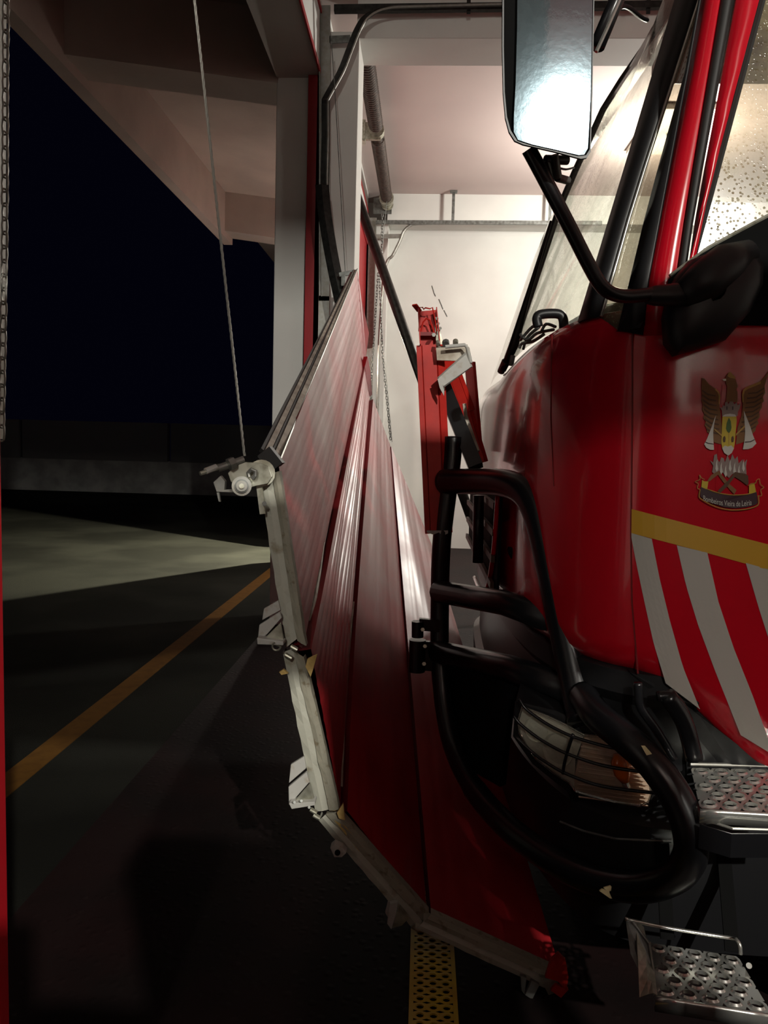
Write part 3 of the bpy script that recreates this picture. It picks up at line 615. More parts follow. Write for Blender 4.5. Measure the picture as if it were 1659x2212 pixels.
def zbot(x, y):
    if y > 2.0 or x < 0.50: return 0.975
    for (x0, z0), (x1, z1) in zip([(0.50, 0.975), (0.56, 0.955), (0.64, 0.905), (0.79, 0.775), (1.0, 0.70), (3, 0.68)], [(0.56, 0.955), (0.64, 0.905), (0.79, 0.775), (1.0, 0.70), (3, 0.68), (4, .68)]):
        if x0 <= x <= x1: return z0 + (z1 - z0) * (x - x0) / (x1 - x0)
    return 0.68
rows = []
for i, p in enumerate(PP):
    d = (PP[min(i + 1, len(PP) - 1)] - PP[max(i - 1, 0)]).normalized(); nrm = Vector((d.y, -d.x, 0))
    nrm = nrm if nrm.dot(Vector((1.5, 3.0, 0)) - p) < 0 else -nrm
    zb = zbot(p.x, p.y); row = []
    zt = 1.842 - 0.075 * min(1, max(0, (p.y - 1.95) / 0.9))
    for t, inn in ((0, 0.07), (0.02, 0.035), (0.05, 0.012), (0.10, 0), (0.3, -0.004), (0.5, -0.005), (0.7, -0.003), (0.88, 0.0), (0.96, 0.008), (0.99, 0.02), (1.0, 0.05)):
        q = p - nrm * max(inn, 0) ; row.append(Vector((q.x, q.y, zb + (zt - zb) * t)))
    rows.append(row)
body = build('cab_body', loft(rows), M['red_truck'], ft, smooth=True, solid=-0.01)
build('floor_pan', box((0.40, 1.9, 0.62), (2.6, 3.9, 0.72)), M['black_matte'], ft)
build('cab_rear', box((2.55, 1.76, 0.6), (2.6, 4.1, 3.3)), M['interior'], ft)
build('cab_far_side', box((0.55, 4.12, 0.7), (2.6, 4.17, 1.8)), M['red_truck'], ft)
# windscreen bottom line, and strips above it
TOPY = -620
def bline(pts, zl=1.825):                                      # boundary line in the picture, extended to the roof
    P = [atp(p) for p in pts]; d = P[-1] - P[-2]; z = 3.35
    P.insert(0, P[0] + (P[0] - P[1]) * ((P[0].z - zl) / (P[1].z - P[0].z)))
    P.append(P[-1] + d * ((z - P[-1].z) / d.z)); return resample(P, 14)
b0 = bline([(1092, 800, 2.95), (1215, 430, 3.00), (1310, 220, 3.05), (1462, 0, 3.10)])
b0b = bline([(1140, 745, 2.45), (1265, 400, 2.60), (1440, 0, 2.75)])
b1 = bline([(1262, 662, 1.98), (1329, 440, 2.02), (1461, 0, 2.08)])
b2 = bline([(1305, 655, 1.90), (1366, 440, 1.93), (1509, 0, 1.98)])
b3 = bline([(1365, 600, 1.845), (1402, 450, 1.86), (1487, 147, 1.90), (1530, 0, 1.92)], 1.785)
b4 = bline([(1393, 690, 1.80), (1400, 620, 1.80), (1432, 450, 1.815), (1489, 147, 1.86), (1514, 0, 1.88)], 1.77)
b5 = bline([(1446, 690, 1.775), (1480, 450, 1.79), (1553, 0, 1.84)], 1.77)
b6 = bline([(1470, 690, 1.765), (1505, 450, 1.78), (1590, 0, 1.83)], 1.77)
b7 = bline([(1490, 560, 1.760), (1520, 450, 1.77), (1640, 0, 1.82)])
far0 = [Vector((p.x + 0.02, 3.95 + (p.z - 1.8) * -0.05, p.z)) for p in b0]
def strip(name, a, b, m, par, solid=-0.006, mid=2, bev=0):
    return build(name, loft([[p.lerp(q, k / (mid - 1)) for k in range(mid)] for p, q in zip(a, b)]), M[m], par, smooth=True, solid=solid)
ws = build('windscreen', loft([[f, f.lerp(p, 0.5) - Vector((0.01, 0, 0)), p, q, q.lerp(r, 0.55) + Vector((-0.012, -0.012, 0)), r] for f, p, q, r in zip(far0, b0, b0b, b1)]), M['glass'], ft, smooth=True)
build('corner_glass', loft([[p, q] for p, q in zip(b2, b3)]), M['glass_side'], ft, smooth=True)
build('front_pillar_trim', join(loft([[p + Vector((0.01, 0.02, 0)), p + Vector((-0.006, -0.006, 0)), p.lerp(q, 0.5) + Vector((-0.012, -0.016, 0)), q + Vector((-0.004, -0.01, 0)), q + Vector((0.01, 0.02, 0))] for p, q in zip(b1, b2)])), M['black'], ft, smooth=True, solid=-0.003)
build('trim_bead', tube([q + Vector((0, -0.012, 0)) for q in b2], 0.0045, 6), M['chrome'], ft, smooth=True)
build('glass_edge', tube([f for f in b0], 0.012, 8), M['black'], ft, smooth=True)
strip('black_quarter', b3, b4, 'black', ft)
strip('red_pillar', b4, b5, 'red_truck', ft, mid=3)
build('door_seal', loft([[p + Vector((0, 0.01, 0)), p.lerp(q, 0.5) + Vector((0, -0.008, 0)), q + Vector((0, 0.01, 0))] for p, q in zip(b5, b6)]), M['rubber'], ft, smooth=True, solid=-0.004)
strip('window_frame', b6, b7, 'red_truck', ft, mid=2, solid=-0.012)
# side window, set back behind its frame
b7i = [p + Vector((0.006, 0.012, 0)) for p in b7]
wr = [Vector((1.75, p.y, p.z)) for p in b7i]
sw = build('side_window', loft([[p, q] for p, q in zip(b7i, wr)]), M['glass_side'], ft)
build('window_seal', tube([p + Vector((0.004, -0.001, 0)) for p in b7i], 0.007, 6), M['rubber'], sw)
build('rear_door_post', loft([[p, p + Vector((0.8, 0, 0))] for p in wr]), M['red_truck'], ft, solid=-0.01)
# sill: black waist moulding rising to the right
s0 = [atp(p) for p in ((1448, 600, 1.752), (1500, 556, 1.752), (1560, 522, 1.752), (1659, 470, 1.752))]; s0.append(s0[-1] + (s0[-1] - s0[-2]) * 8)
s1 = [Vector((p.x, p.y, 1.79)) for p in s0]
build('waist_moulding', sheet(s1, s0, 20, 3), M['black_matte'], ft, solid=-0.015)
build('upper_door_skin', box((0.62, 1.768, 1.77), (2.6, 1.79, 1.84)), M['red_truck'], ft)
build('sill_edge', tube(resample([p + Vector((0, 0.004, 0.004)) for p in s0], 12), 0.005, 6), M['zinc'], ft)
# scuttle under the windscreen
sb0 = [atp(p) for p in ((1092, 800, 2.95), (1140, 745, 2.45), (1200, 700, 2.15), (1262, 662, 1.98), (1305, 655, 1.90), (1393, 640, 1.80))]
sb1 = [Vector((p.x - 0.01, p.y - 0.01, 1.785)) for p in sb0]
build('scuttle', sheet(sb1, [p + Vector((0.03, 0.02, 0.005)) for p in sb0], 20, 3), M['black'], ft, solid=-0.01)
build('cowl_top', loft([[p + Vector((0.0, 0.03, -0.012)), Vector((1.0, min(p.y + 0.6, 3.9), 1.77))] for p in resample(sb1, 14)] + [[Vector((2.6, 1.80, 1.775)), Vector((2.6, 3.9, 1.775))]]), M['black_matte'], ft, solid=-0.006)
build('dashboard', hexa([(0.62, 2.0, 1.55), (1.0, 2.0, 1.55), (1.0, 3.95, 1.55), (0.62, 3.95, 1.55)], [(0.62, 2.0, 1.80), (0.9, 2.0, 1.92), (0.9, 3.95, 1.92), (0.62, 3.95, 1.80)]), M['interior'], ft)
build('seat_back', box((1.7, 2.1, 1.2), (1.85, 2.7, 2.3)), M['interior'], ft, bevel=0.05)
build('seat_back', box((1.7, 3.0, 1.2), (1.85, 3.7, 2.3)), M['interior'], ft, bevel=0.05)
build('steering_wheel', tube([(1.08 + 0.06 * math.sin(a), 2.4 + 0.2 * math.cos(a), 1.98 + 0.17 * math.sin(a)) for a in [k * math.pi / 12 for k in range(24)]], 0.014, 8, closed=True), M['black'], ft, smooth=True)
build('roof', join(box((1.05, 1.9, 3.3), (2.6, 4.0, 3.42))), M['red_truck'], ft, bevel=0.04)
# seam of the corner panel and door
for pts in ([(1366, 700), (1366, 900), (1363, 1150), (1365, 1300), (1378, 1455)], [(1192, 724), (1190, 900), (1197, 1050)]):
    build('panel_seam', tube([ats(x, y, 0.0005) for x, y in pts], 0.0022, 5), M['red_dark'], ft)
# grille slots on the front
gr = build('grille', loft([[Vector((p.x - 0.006, p.y, z)) for z in (1.03, 1.12, 1.22, 1.30, 1.36)] for p in [Vector((0.248, 3.9 - 0.1 * k, 0)) for k in range(16)]]), M['black_matte'], ft, solid=-0.008)
for k in range(4):
    z = 1.07 + 0.085 * k
    build('grille_bar', bar((0.232, 2.45, z - 0.0), (0.232, 3.88, z), 0.012, 0.022), M['brown_dark'], gr)
build('grille_surround', tube(smoothpath([(0.238, 2.42, 1.36), (0.236, 2.5, 1.14), (0.232, 2.72, 0.99), (0.23, 3.2, 0.97)], 6), 0.009, 8), M['red_truck'], ft, smooth=True)
# wipers and their linkage
wp = build('wiper_motor_cover', join(tube(smoothpath([atp(p + (2.10,)) for p in ((1163, 706), (1160, 688), (1170, 679), (1205, 678), (1216, 688), (1218, 708))], 5), 0.013, 8)), M['black'], ft, smooth=True)
for pts in ([(1124, 735), (1150, 706), (1170, 700)], [(1124, 722), (1140, 735), (1160, 720), (1196, 712)], [(1130, 755), (1140, 728), (1165, 706)], [(1170, 715), (1180, 700), (1200, 706)], [(1122, 752), (1128, 742), (1150, 738), (1175, 722)]):
    build('wiper_link', tube(smoothpath([atp((x, y, 2.30 - (x - 1120) * 0.002)) for x, y in pts], 4), 0.0045, 6), M['galv_dark'], wp, smooth=True)
build('wiper_arm', tube([atp(p) for p in ((1086, 800, 2.90), (1110, 745, 2.85), (1140, 640, 2.86), (1190, 478, 2.92))], [0.012, 0.018, 0.010, 0.005], 8), M['black'], wp, smooth=True)
build('wiper_pivot', cyl(atp((1082, 803, 2.92)), atp((1092, 780, 2.88)), 0.014, 10), M['galv_dark'], wp)
build('wiper_pivot', cyl(atp((1104, 790, 2.8)), atp((1108, 768, 2.8)), 0.009, 8), M['galv_dark'], wp)

# door mirror
MC = at(1200, 150, Y=1.50)
tocam = (EYE - at(1212, 262, Y=1.50)).normalized(); tol = (LP - at(1212, 262, Y=1.50)).normalized(); mn = (tocam + tol).normalized()
def atm(px, py, o=0.0):                               # pixel -> mirror plane
    v = ray(px, py); t = (MC + mn * o - EYE).dot(mn) / v.dot(mn); return EYE + v * t
outl = [(1092, -420), (1086, -150), (1085, 100), (1087, 200), (1092, 255), (1100, 285), (1112, 304), (1130, 312), (1200, 328), (1255, 343), (1268, 341), (1276, 328), (1280, 200), (1284, 0), (1288, -250), (1290, -420), (1270, -460), (1110, -460)]
mh = build('side_mirror', join(loft([[atm(x, y, -0.11).lerp(MC - mn * 0.11, 0.30), atm(x, y, -0.10).lerp(MC - mn * 0.1, 0.12), atm(x, y, -0.02), atm(x, y, 0.004), atm(x, y, 0.004).lerp(MC, 0.03)] for x, y in outl + outl[:1]]), ([atm(x, y, -0.11).lerp(MC - mn * 0.11, 0.30) for x, y in outl], [tuple(range(len(outl)))])), M['black'], ft, smooth=2)
gl = [(1120, -400), (1119, -150), (1117, 60), (1114, 180), (1110, 255), (1110, 285), (1119, 302), (1150, 312), (1200, 323), (1250, 335), (1262, 334), (1270, 320), (1276, 200), (1280, 0), (1282, -250), (1282, -400)]
build('mirror_glass', prism([atm(x, y, 0.0065) for x, y in gl], -mn * 0.004), M['mirror'], mh)
build('mirror_backing', prism([atm(x, y, -0.002) for x, y in outl], -mn * 0.006), M['black_matte'], mh)
build('mirror_arm', tube(smoothpath([atp(p) for p in ((1142, 322, 1.56), (1165, 365, 1.57), (1225, 480, 1.60), (1275, 578, 1.625), (1300, 618, 1.635), (1325, 635, 1.645), (1360, 640, 1.66), (1420, 634, 1.68))], 6), 0.0145, 14), M['black_gloss'], ft, smooth=True)
build('mirror_arm', tube([atp(p) for p in ((1290, 100, 1.60), (1340, -20, 1.63), (1480, -330, 1.70))], 0.0155, 14), M['black_gloss'], ft, smooth=True)
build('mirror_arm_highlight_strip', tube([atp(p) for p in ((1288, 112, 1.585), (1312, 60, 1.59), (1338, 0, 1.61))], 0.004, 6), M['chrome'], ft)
build('mirror_stay', tube(smoothpath([atp(p) for p in ((1322, 45, 1.66), (1340, 16, 1.70), (1358, 17, 1.75), (1385, 38, 1.85), (1398, 44, 1.9))], 5), 0.005, 8), M['black_gloss'], ft, smooth=True)
mb = build('arm_sleeve', tube([atp(p) for p in ((1398, 640, 1.675), (1415, 639, 1.68), (1490, 636, 1.70))], [0.016, 0.021, 0.027], 16), M['black'], ft, smooth=2)
lump = [(1432, 745), (1428, 690), (1438, 640), (1455, 600), (1485, 565), (1540, 545), (1590, 530), (1620, 545), (1640, 575), (1638, 620), (1610, 680), (1560, 738), (1500, 757), (1452, 771)]
ctr = Vector(); lp0 = [atp((x, y, 1.748)) for x, y in lump]
for p in lp0: ctr += p / len(lp0)
rows = []
for k, (sc_, dy) in enumerate(((1.0, 0.0), (0.99, -0.02), (0.95, -0.036), (0.80, -0.052), (0.5, -0.062), (0.15, -0.065))):
    rows.append([ctr.lerp(p, sc_) + Vector((0, dy, 0)) for p in lp0 + lp0[:1]])
build('mirror_base', loft(rows), M['black'], ft, smooth=2)
build('base_knuckle', tube([atp(p) for p in ((1470, 640, 1.69), (1520, 610, 1.70), (1570, 570, 1.715), (1620, 545, 1.73))], [0.026, 0.045, 0.045, 0.028], 16), M['black'], ft, smooth=True)
build('mirror_joint', join(cyl(atp((1196, 335, 1.58)), atp((1204, 385, 1.60)), 0.010, 10), cyl(atp((1204, 384, 1.60)), atp((1226, 390, 1.64)), 0.008, 10), cyl(atp((1178, 345, 1.58)), atp((1226, 346, 1.60)), 0.009, 10), cyl(atp((1180, 346, 1.58)), atp((1192, 385, 1.60)), 0.007, 8)), M['galv_dark'], ft, smooth=2)
build('joint_wire', tube(smoothpath([atp(p) for p in ((1205, 362, 1.59), (1222, 366, 1.62), (1240, 362, 1.7))], 4), 0.0022, 6), M['black'], ft)

# livery stripes on the cab side
def decal(name, pts, m, par, eps=0.0022, label=None):
    return build(name, (lambda q: prism(q, (0, -0.0006, 0)))([ats(x, y, eps) for x, y in pts]), M[m], par, label=label)
def band(name, up_, dn, m, par, eps=0.0022, n=18):
    def rs(P):
        L = [0]
        for a, b in zip(P, P[1:]): L.append(L[-1] + math.dist(a, b))
        out = []
        for k in range(n):
            s = L[-1] * k / (n - 1); i = 0
            while i < len(L) - 2 and L[i + 1] < s: i += 1
            t = (s - L[i]) / (L[i + 1] - L[i]); out.append((P[i][0] + (P[i + 1][0] - P[i][0]) * t, P[i][1] + (P[i + 1][1] - P[i][1]) * t))
        return out
    a, b = rs(up_), rs(dn)
    return build(name, loft([[ats(p[0] + (q[0] - p[0]) * k / 4, p[1] + (q[1] - p[1]) * k / 4, eps) for k in range(5)] for p, q in zip(a, b)]), M[m], par)
band('yellow_stripe', [(1362, 1099), (1500, 1135), (1800, 1212)], [(1362, 1151), (1500, 1187), (1800, 1270)], 'stripe_yellow', ft)
band('white_stripe', [(1362, 1151), (1374, 1215), (1392, 1300), (1412, 1390), (1438, 1476)], [(1408, 1164), (1425, 1250), (1447, 1340), (1475, 1440), (1512, 1532)], 'stripe', ft)
band('white_stripe', [(1462, 1178), (1482, 1265), (1508, 1350), (1545, 1450), (1600, 1588)], [(1528, 1194), (1552, 1300), (1585, 1400), (1625, 1500), (1672, 1632)], 'stripe', ft)
band('white_stripe', [(1611, 1216), (1638, 1310), (1670, 1410), (1730, 1560)], [(1690, 1238), (1710, 1310), (1760, 1430), (1820, 1560)], 'stripe', ft)

# crest on the door: built as printed film, each colour its own piece
cr = build('crest', prism([ats(x, y, 0.0012) for x, y in ((1560, 830), (1600, 830), (1605, 1060), (1545, 1060))], (0, -0.0003, 0)), M['red_truck'], ft)
def cpt(zx, zy): return (1280 + zx / 4.377, 750 + zy / 4.377)
def cd(name, zp, m, eps=0.003): decal(name, [cpt(*p) for p in zp], m, cr, eps)
cd('left_wing', [(1032, 290), (1060, 300), (1100, 350), (1165, 395), (1195, 420), (1205, 460), (1200, 560), (1210, 640), (1215, 700), (1225, 800), (1220, 920), (1150, 900), (1110, 820), (1080, 800), (1085, 770), (1058, 740), (1070, 700), (1045, 670), (1055, 630), (1035, 590), (1040, 550), (1030, 500), (1035, 460), (1028, 400), (1030, 350)], 'brown')
for k in range(9):
    y = 400 + 45 * k; x = 1034 + 5 * k
    cd('feather', [(x, y), (x + 60, y + 40), (x + 130, y + 55), (x + 128, y + 66), (x + 55, y + 54), (x, y + 14)], 'brown_dark', 0.0042)
cd('wing_edge', [(1165, 392), (1195, 420), (1207, 460), (1200, 540), (1190, 540), (1192, 465), (1182, 430), (1155, 402)], 'gold', 0.0045)
cd('right_wing', [(1659, 235), (1640, 260), (1590, 320), (1520, 355), (1450, 380), (1425, 405), (1415, 450), (1420, 540), (1410, 640), (1370, 760), (1355, 920), (1420, 900), (1500, 830), (1540, 790), (1545, 750), (1570, 720), (1560, 690), (1580, 660), (1575, 610), (1600, 570), (1600, 530), (1620, 510), (1610, 470), (1632, 430), (1625, 370), (1645, 300), (1690, 200)], 'brown')
for k in range(9):
    y = 380 + 45 * k; x = 1622 - 10 * k
    cd('feather', [(x, y), (x - 70, y + 42), (x - 150, y + 52), (x - 150, y + 64), (x - 65, y + 56), (x, y + 14)], 'brown_dark', 0.0042)
cd('wing_edge', [(1590, 320), (1450, 378), (1422, 405), (1413, 450), (1416, 520), (1428, 520), (1428, 455), (1438, 415), (1470, 395), (1590, 345)], 'gold', 0.0045)
cd('eagle_neck', [(1255, 300), (1262, 270), (1285, 240), (1305, 235), (1325, 260), (1345, 275), (1360, 330), (1372, 370), (1360, 400), (1370, 425), (1370, 520), (1260, 520), (1268, 430), (1272, 370), (1260, 345)], 'brown', 0.0035)
cd('eagle_crown_feathers', [(1285, 240), (1305, 235), (1325, 260), (1345, 275), (1352, 300), (1300, 290), (1275, 275)], 'gold', 0.0045)
cd('beak', [(1226, 305), (1245, 297), (1262, 300), (1262, 318), (1240, 318), (1232, 312)], 'white', 0.0045)
cd('mural_crown', [(1225, 650), (1222, 600), (1205, 568), (1228, 572), (1230, 548), (1250, 556), (1252, 520), (1275, 516), (1282, 540), (1300, 512), (1325, 515), (1340, 540), (1360, 522), (1372, 548), (1398, 530), (1390, 580), (1372, 610), (1370, 650)], 'crest_grey', 0.005)
for x in (1270, 1326): cd('crown_slit', [(x - 4, 560), (x + 4, 560), (x + 4, 592), (x - 4, 592)], 'banner', 0.0062)
cd('shield', [(1226, 655), (1360, 655), (1362, 700), (1352, 800), (1345, 900), (1335, 960), (1315, 1000), (1282, 1025), (1245, 1000), (1225, 960), (1217, 900), (1222, 800)], 'crest_yellow', 0.005)
cd('shield_rim', [(1226, 655), (1250, 636), (1300, 628), (1345, 636), (1360, 655)], 'white', 0.0062)
cd('shield_base', [(1224, 955), (1250, 930), (1280, 940), (1310, 928), (1336, 955), (1315, 1000), (1282, 1025), (1245, 1000)], 'white', 0.0062)
cd('tree', [(1290, 668), (1306, 700), (1313, 760), (1306, 790), (1290, 812), (1272, 795), (1262, 770), (1268, 720), (1278, 690)], 'green', 0.0062)
cd('tree_trunk', [(1286, 810), (1292, 810), (1292, 925), (1286, 925)], 'gold', 0.0062)
for x in (1246, 1324): cd('pine_cone', [(x - 10, 850), (x + 4, 838), (x + 12, 860), (x + 8, 895), (x - 8, 900), (x - 14, 875)], 'brown_dark', 0.0062)
cd('left_axe_blade', [(1168, 642), (1150, 720), (1140, 800), (1142, 880), (1148, 970), (1110, 970), (1075, 950), (1055, 918), (1080, 870), (1100, 820), (1130, 740), (1150, 680)], 'white', 0.0055)
cd('left_axe_line', [(1066, 900), (1090, 912), (1145, 920), (1145, 913), (1092, 904), (1070, 893)], 'banner', 0.0066)
cd('left_axe_handle', [(1150, 765), (1220, 825), (1220, 843), (1150, 783)], 'gold', 0.0055)
cd('right_axe_blade', [(1430, 600), (1450, 650), (1490, 750), (1515, 830), (1535, 880), (1548, 910), (1510, 950), (1470, 964), (1420, 966), (1436, 880), (1442, 800), (1436, 700)], 'white', 0.0055)
cd('right_axe_line', [(1440, 893), (1490, 890), (1530, 870), (1532, 878), (1492, 898), (1440, 901)], 'banner', 0.0066)
cd('right_axe_handle', [(1440, 735), (1355, 818), (1355, 838), (1440, 755)], 'gold', 0.0055)
cd('flames', [(1110, 1070), (1140, 1090), (1150, 1020), (1175, 1008), (1180, 1060), (1200, 1090), (1215, 1040), (1240, 1050), (1250, 1090), (1275, 1020), (1300, 1080), (1320, 1010), (1345, 1060), (1370, 1030), (1380, 1100), (1420, 1060), (1415, 1110), (1460, 1060), (1450, 1130), (1456, 1200), (1400, 1200), (1370, 1180), (1320, 1200), (1290, 1236), (1260, 1210), (1200, 1165), (1160, 1205), (1130, 1180), (1140, 1120)], 'crest_grey', 0.0045)
for k in range(7):
    x = 1160 + 42 * k; y = 1060 + 25 * (k % 3)
    cd('flame_tongue', [(x, y + 90), (x + 8, y + 30), (x + 20, y), (x + 18, y + 45), (x + 28, y + 90), (x + 14, y + 120)], 'white', 0.0058)
cd('log', [(1120, 1210), (1190, 1170), (1215, 1200), (1290, 1290), (1360, 1350), (1340, 1392), (1300, 1350), (1240, 1280), (1185, 1205), (1105, 1268), (1085, 1262)], 'brown', 0.0052)
cd('log', [(1470, 1215), (1440, 1195), (1345, 1180), (1280, 1260), (1180, 1360), (1205, 1380), (1270, 1320), (1345, 1225), (1400, 1260), (1460, 1305), (1475, 1290)], 'brown_dark', 0.0060)
cd('ribbon_end', [(1035, 1255), (1060, 1268), (1095, 1268), (1082, 1345), (1028, 1325)], 'crest_yellow', 0.0062)
cd('ribbon_end', [(1480, 1300), (1530, 1290), (1545, 1370), (1478, 1390)], 'crest_yellow', 0.0062)
ban = [(1022, 1320), (1080, 1345), (1150, 1370), (1240, 1390), (1340, 1400), (1440, 1395), (1500, 1385), (1550, 1368)]
banl = [(1562, 1470), (1540, 1490), (1450, 1512), (1350, 1520), (1250, 1512), (1150, 1482), (1070, 1450), (1018, 1410)]
cd('banner', ban + banl, 'banner', 0.0068)
def outline(name, zp, r, m='gold'): build(name, tube(smoothpath([ats(*cpt(*p), 0.0085) for p in zp], 3), r, 5), M[m], cr)
outline('banner_edge', [(1080, 1340), (1150, 1366), (1240, 1388), (1340, 1398), (1440, 1393), (1482, 1386)], 0.0012)
outline('banner_edge', [(1018, 1345), (1008, 1400), (1020, 1430), (1100, 1480), (1200, 1520), (1320, 1540), (1450, 1532), (1545, 1505), (1572, 1470), (1565, 1400)], 0.0012)
outline('star_outline', [(1060, 1250), (1030, 1235), (1010, 1205), (1015, 1250), (970, 1272), (1000, 1290), (990, 1330), (1018, 1345)], 0.0009)
outline('star_outline', [(1475, 1310), (1500, 1290), (1540, 1285), (1550, 1260), (1578, 1245), (1585, 1295), (1620, 1325), (1590, 1350), (1600, 1400), (1565, 1408)], 0.0009)
# lettering
tcv = bpy.data.curves.new('lettering', 'FONT'); tcv.body = 'Bombeiros Vieira de Leiria'; tcv.size = 1.0; tcv.extrude = 0.0
to = bpy.data.objects.new('tmp_text', tcv); COL.objects.link(to)
dgph = bpy.context.evaluated_depsgraph_get(); dgph.update()
tme = bpy.data.meshes.new_from_object(to.evaluated_get(dgph))
bpy.data.objects.remove(to)
bmx = bmesh.new(); bmx.from_mesh(tme); bmesh.ops.triangulate(bmx, faces=bmx.faces); bmx.verts.ensure_lookup_table()
xs = [v.co.x for v in bmx.verts]; x0, x1 = min(xs), max(xs)
tv = []
for v in bmx.verts:
    u = (v.co.x - x0) / (x1 - x0); zx = 1048 + u * 456
    base = 1422 + 70 * math.sin(math.pi * (0.08 + 0.62 * u)) ; zy = base - v.co.y * 74 + 12
    tv.append(ats(*cpt(zx, zy), 0.0085))
tf = [tuple(v.index for v in f.verts) for f in bmx.faces]; bmx.free()
build('lettering', (tv, tf), M['white'], cr)

# bumper and skirts
rows = []
for i, p in enumerate(PP):
    if p.x > 1.1 and p.y < 2: continue
    d = (PP[min(i + 1, len(PP) - 1)] - PP[max(i - 1, 0)]).normalized(); nrm = Vector((d.y, -d.x, 0))
    nrm = nrm if nrm.dot(Vector((1.5, 3.0, 0)) - p) < 0 else -nrm
    rows.append([Vector((p.x, p.y, z)) - nrm * inn for z, inn in ((0.26, 0.14), (0.30, 0.06), (0.50, 0.02), (0.62, 0.015), (0.64, 0.045), (0.90, 0.045), (0.93, 0.02), (0.985, 0.02), (1.0, 0.06))])
build('bumper', loft(rows), M['black'], ft, smooth=2, solid=-0.008)
build('bumper_crease', tube([atp(p) for p in ((1210, 1775, 1.93), (1260, 1795, 1.86), (1330, 1812, 1.80), (1450, 1818, 1.74))], 0.003, 6), M['galv_dark'], ft)
# dark wheel arch / under-cab side behind the steps
build('wheel_arch', box((0.56, 1.86, 0.30), (2.5, 1.90, 1.0)), M['black_matte'], ft)
wh = build('wheel', join(cyl((1.35, 1.92, 0.48), (1.35, 2.22, 0.48), 0.48, 40)), M['rubber'], ft, smooth=2, bevel=0.02)
build('hub', cyl((1.35, 1.90, 0.48), (1.35, 1.93, 0.48), 0.2, 20), M['galv_dark'], wh)
build('underbody', box((0.55, 1.95, 0.22), (6.5, 4.0, 0.62)), M['black_matte'], ft)
build('chassis', box((0.5, 2.3, 0.45), (6.5, 3.6, 0.75)), M['black_matte'], ft)
build('wheel', cyl((1.35, 3.7, 0.48), (1.35, 4.0, 0.48), 0.48, 32), M['rubber'], ft, smooth=2)
build('wheel', cyl((5.2, 1.95, 0.48), (5.2, 2.4, 0.48), 0.48, 32), M['rubber'], ft, smooth=2)
build('equipment_body', box((2.75, 1.72, 0.75), (6.9, 4.2, 3.2)), M['red_truck'], ft, bevel=0.03)
build('skirt', prism([atp(p) for p in ((1362, 1452, 1.80), (1440, 1490, 1.79), (1510, 1545, 1.78), (1700, 1690, 1.79), (1700, 1830, 1.79), (1490, 1830, 1.79), (1480, 1560, 1.79))], (0, 0.03, 0)), M['black'], ft)
for pts, r in (([(1378, 1475), (1380, 1500), (1385, 1530), (1420, 1580), (1455, 1640)], 0.010), ([(1420, 1505), (1452, 1506), (1480, 1545), (1494, 1602), (1492, 1640)], 0.012), ([(1440, 1500), (1478, 1560), (1500, 1640)], 0.02)):
    build('step_bracket', tube(smoothpath([atp((x, y, 1.70)) for x, y in pts], 4), r, 8), M['black_gloss'], ft, smooth=True)

# headlamp unit
def lampd(px): return 1.93 - (px - 1120) / 290 * 0.17
lens = [(1128, 1528), (1150, 1535), (1185, 1548), (1215, 1562), (1262, 1588), (1300, 1592), (1345, 1606), (1362, 1622), (1385, 1650), (1403, 1690), (1407, 1715), (1400, 1733), (1384, 1741), (1330, 1733), (1270, 1718), (1243, 1708), (1230, 1690), (1200, 1672), (1160, 1640), (1138, 1612), (1122, 1582), (1120, 1555)]
hl = build('headlamp', prism([atp((x, y, lampd(x) + 0.045)) for x, y in [(1128 - 14, 1515), (1200, 1535), (1300, 1580), (1370, 1600), (1415, 1680), (1420, 1740), (1385, 1755), (1240, 1722), (1150, 1650), (1108, 1590)]], (0.04, 0.20, 0)), M['black'], ft)
left = [p for p in lens if p[0] <= 1262][:5] + [(1243, 1640), (1240, 1706)] + lens[16:]
right = [(1264, 1588)] + lens[5:15] + [(1243, 1708), (1238, 1688), (1250, 1640)]
build('reflector', prism([atp((x, y, lampd(x) + 0.025)) for x, y in left], (0, 0.01, 0)), M['refl'], hl)
for (x, y, r) in ((1158, 1575, 0.034), (1205, 1620, 0.044)):
    c = atp((x, y, lampd(x) + 0.018)); ax = Vector((-0.5, -0.85, 0))
    rws = []
    for rr, dd in ((1.0, 0.0), (0.85, -0.008), (0.5, -0.016), (0.05, -0.02)):
        rws.append([c - ax * dd * -1 + Vector((math.cos(a) * 0.8 * r * rr, math.cos(a) * -0.4 * r * rr, math.sin(a) * r * rr)) for a in [k * math.pi / 10 for k in range(21)]])
    build('lamp_bowl', loft(rws), M['refl'], hl, smooth=True)
build('signal_back', prism([atp((x, y, lampd(x) + 0.03)) for x, y in right], (0, 0.01, 0)), M['signal'], hl)
for k in range(14):                                   # moulded ribs of the turn signal
    y0 = 1612 + 9 * k
    xa = 1256 - k * 0.9 + (6 if k > 11 else 0); xb = 1352 + min(k, 8) * 6
    build('signal_rib', tube([atp((xa, y0 - 8, lampd(xa) + 0.022)), atp((xb, y0 + 12, lampd(xb) + 0.022))], 0.0022, 5), M['signal'], hl)
build('amber_bulb', tube([atp((1336, 1628, lampd(1336) + 0.012)), atp((1338, 1645, lampd(1338) + 0.010)), atp((1345, 1672, lampd(1345) + 0.008)), atp((1351, 1690, lampd(1351) + 0.008))], [0.012, 0.021, 0.020, 0.009], 14), M['bulb'], hl, smooth=True)
build('bulb_socket', cyl(atp((1351, 1690, lampd(1351) + 0.01)), atp((1356, 1708, lampd(1356) + 0.01)), 0.009, 12), M['chrome'], hl)
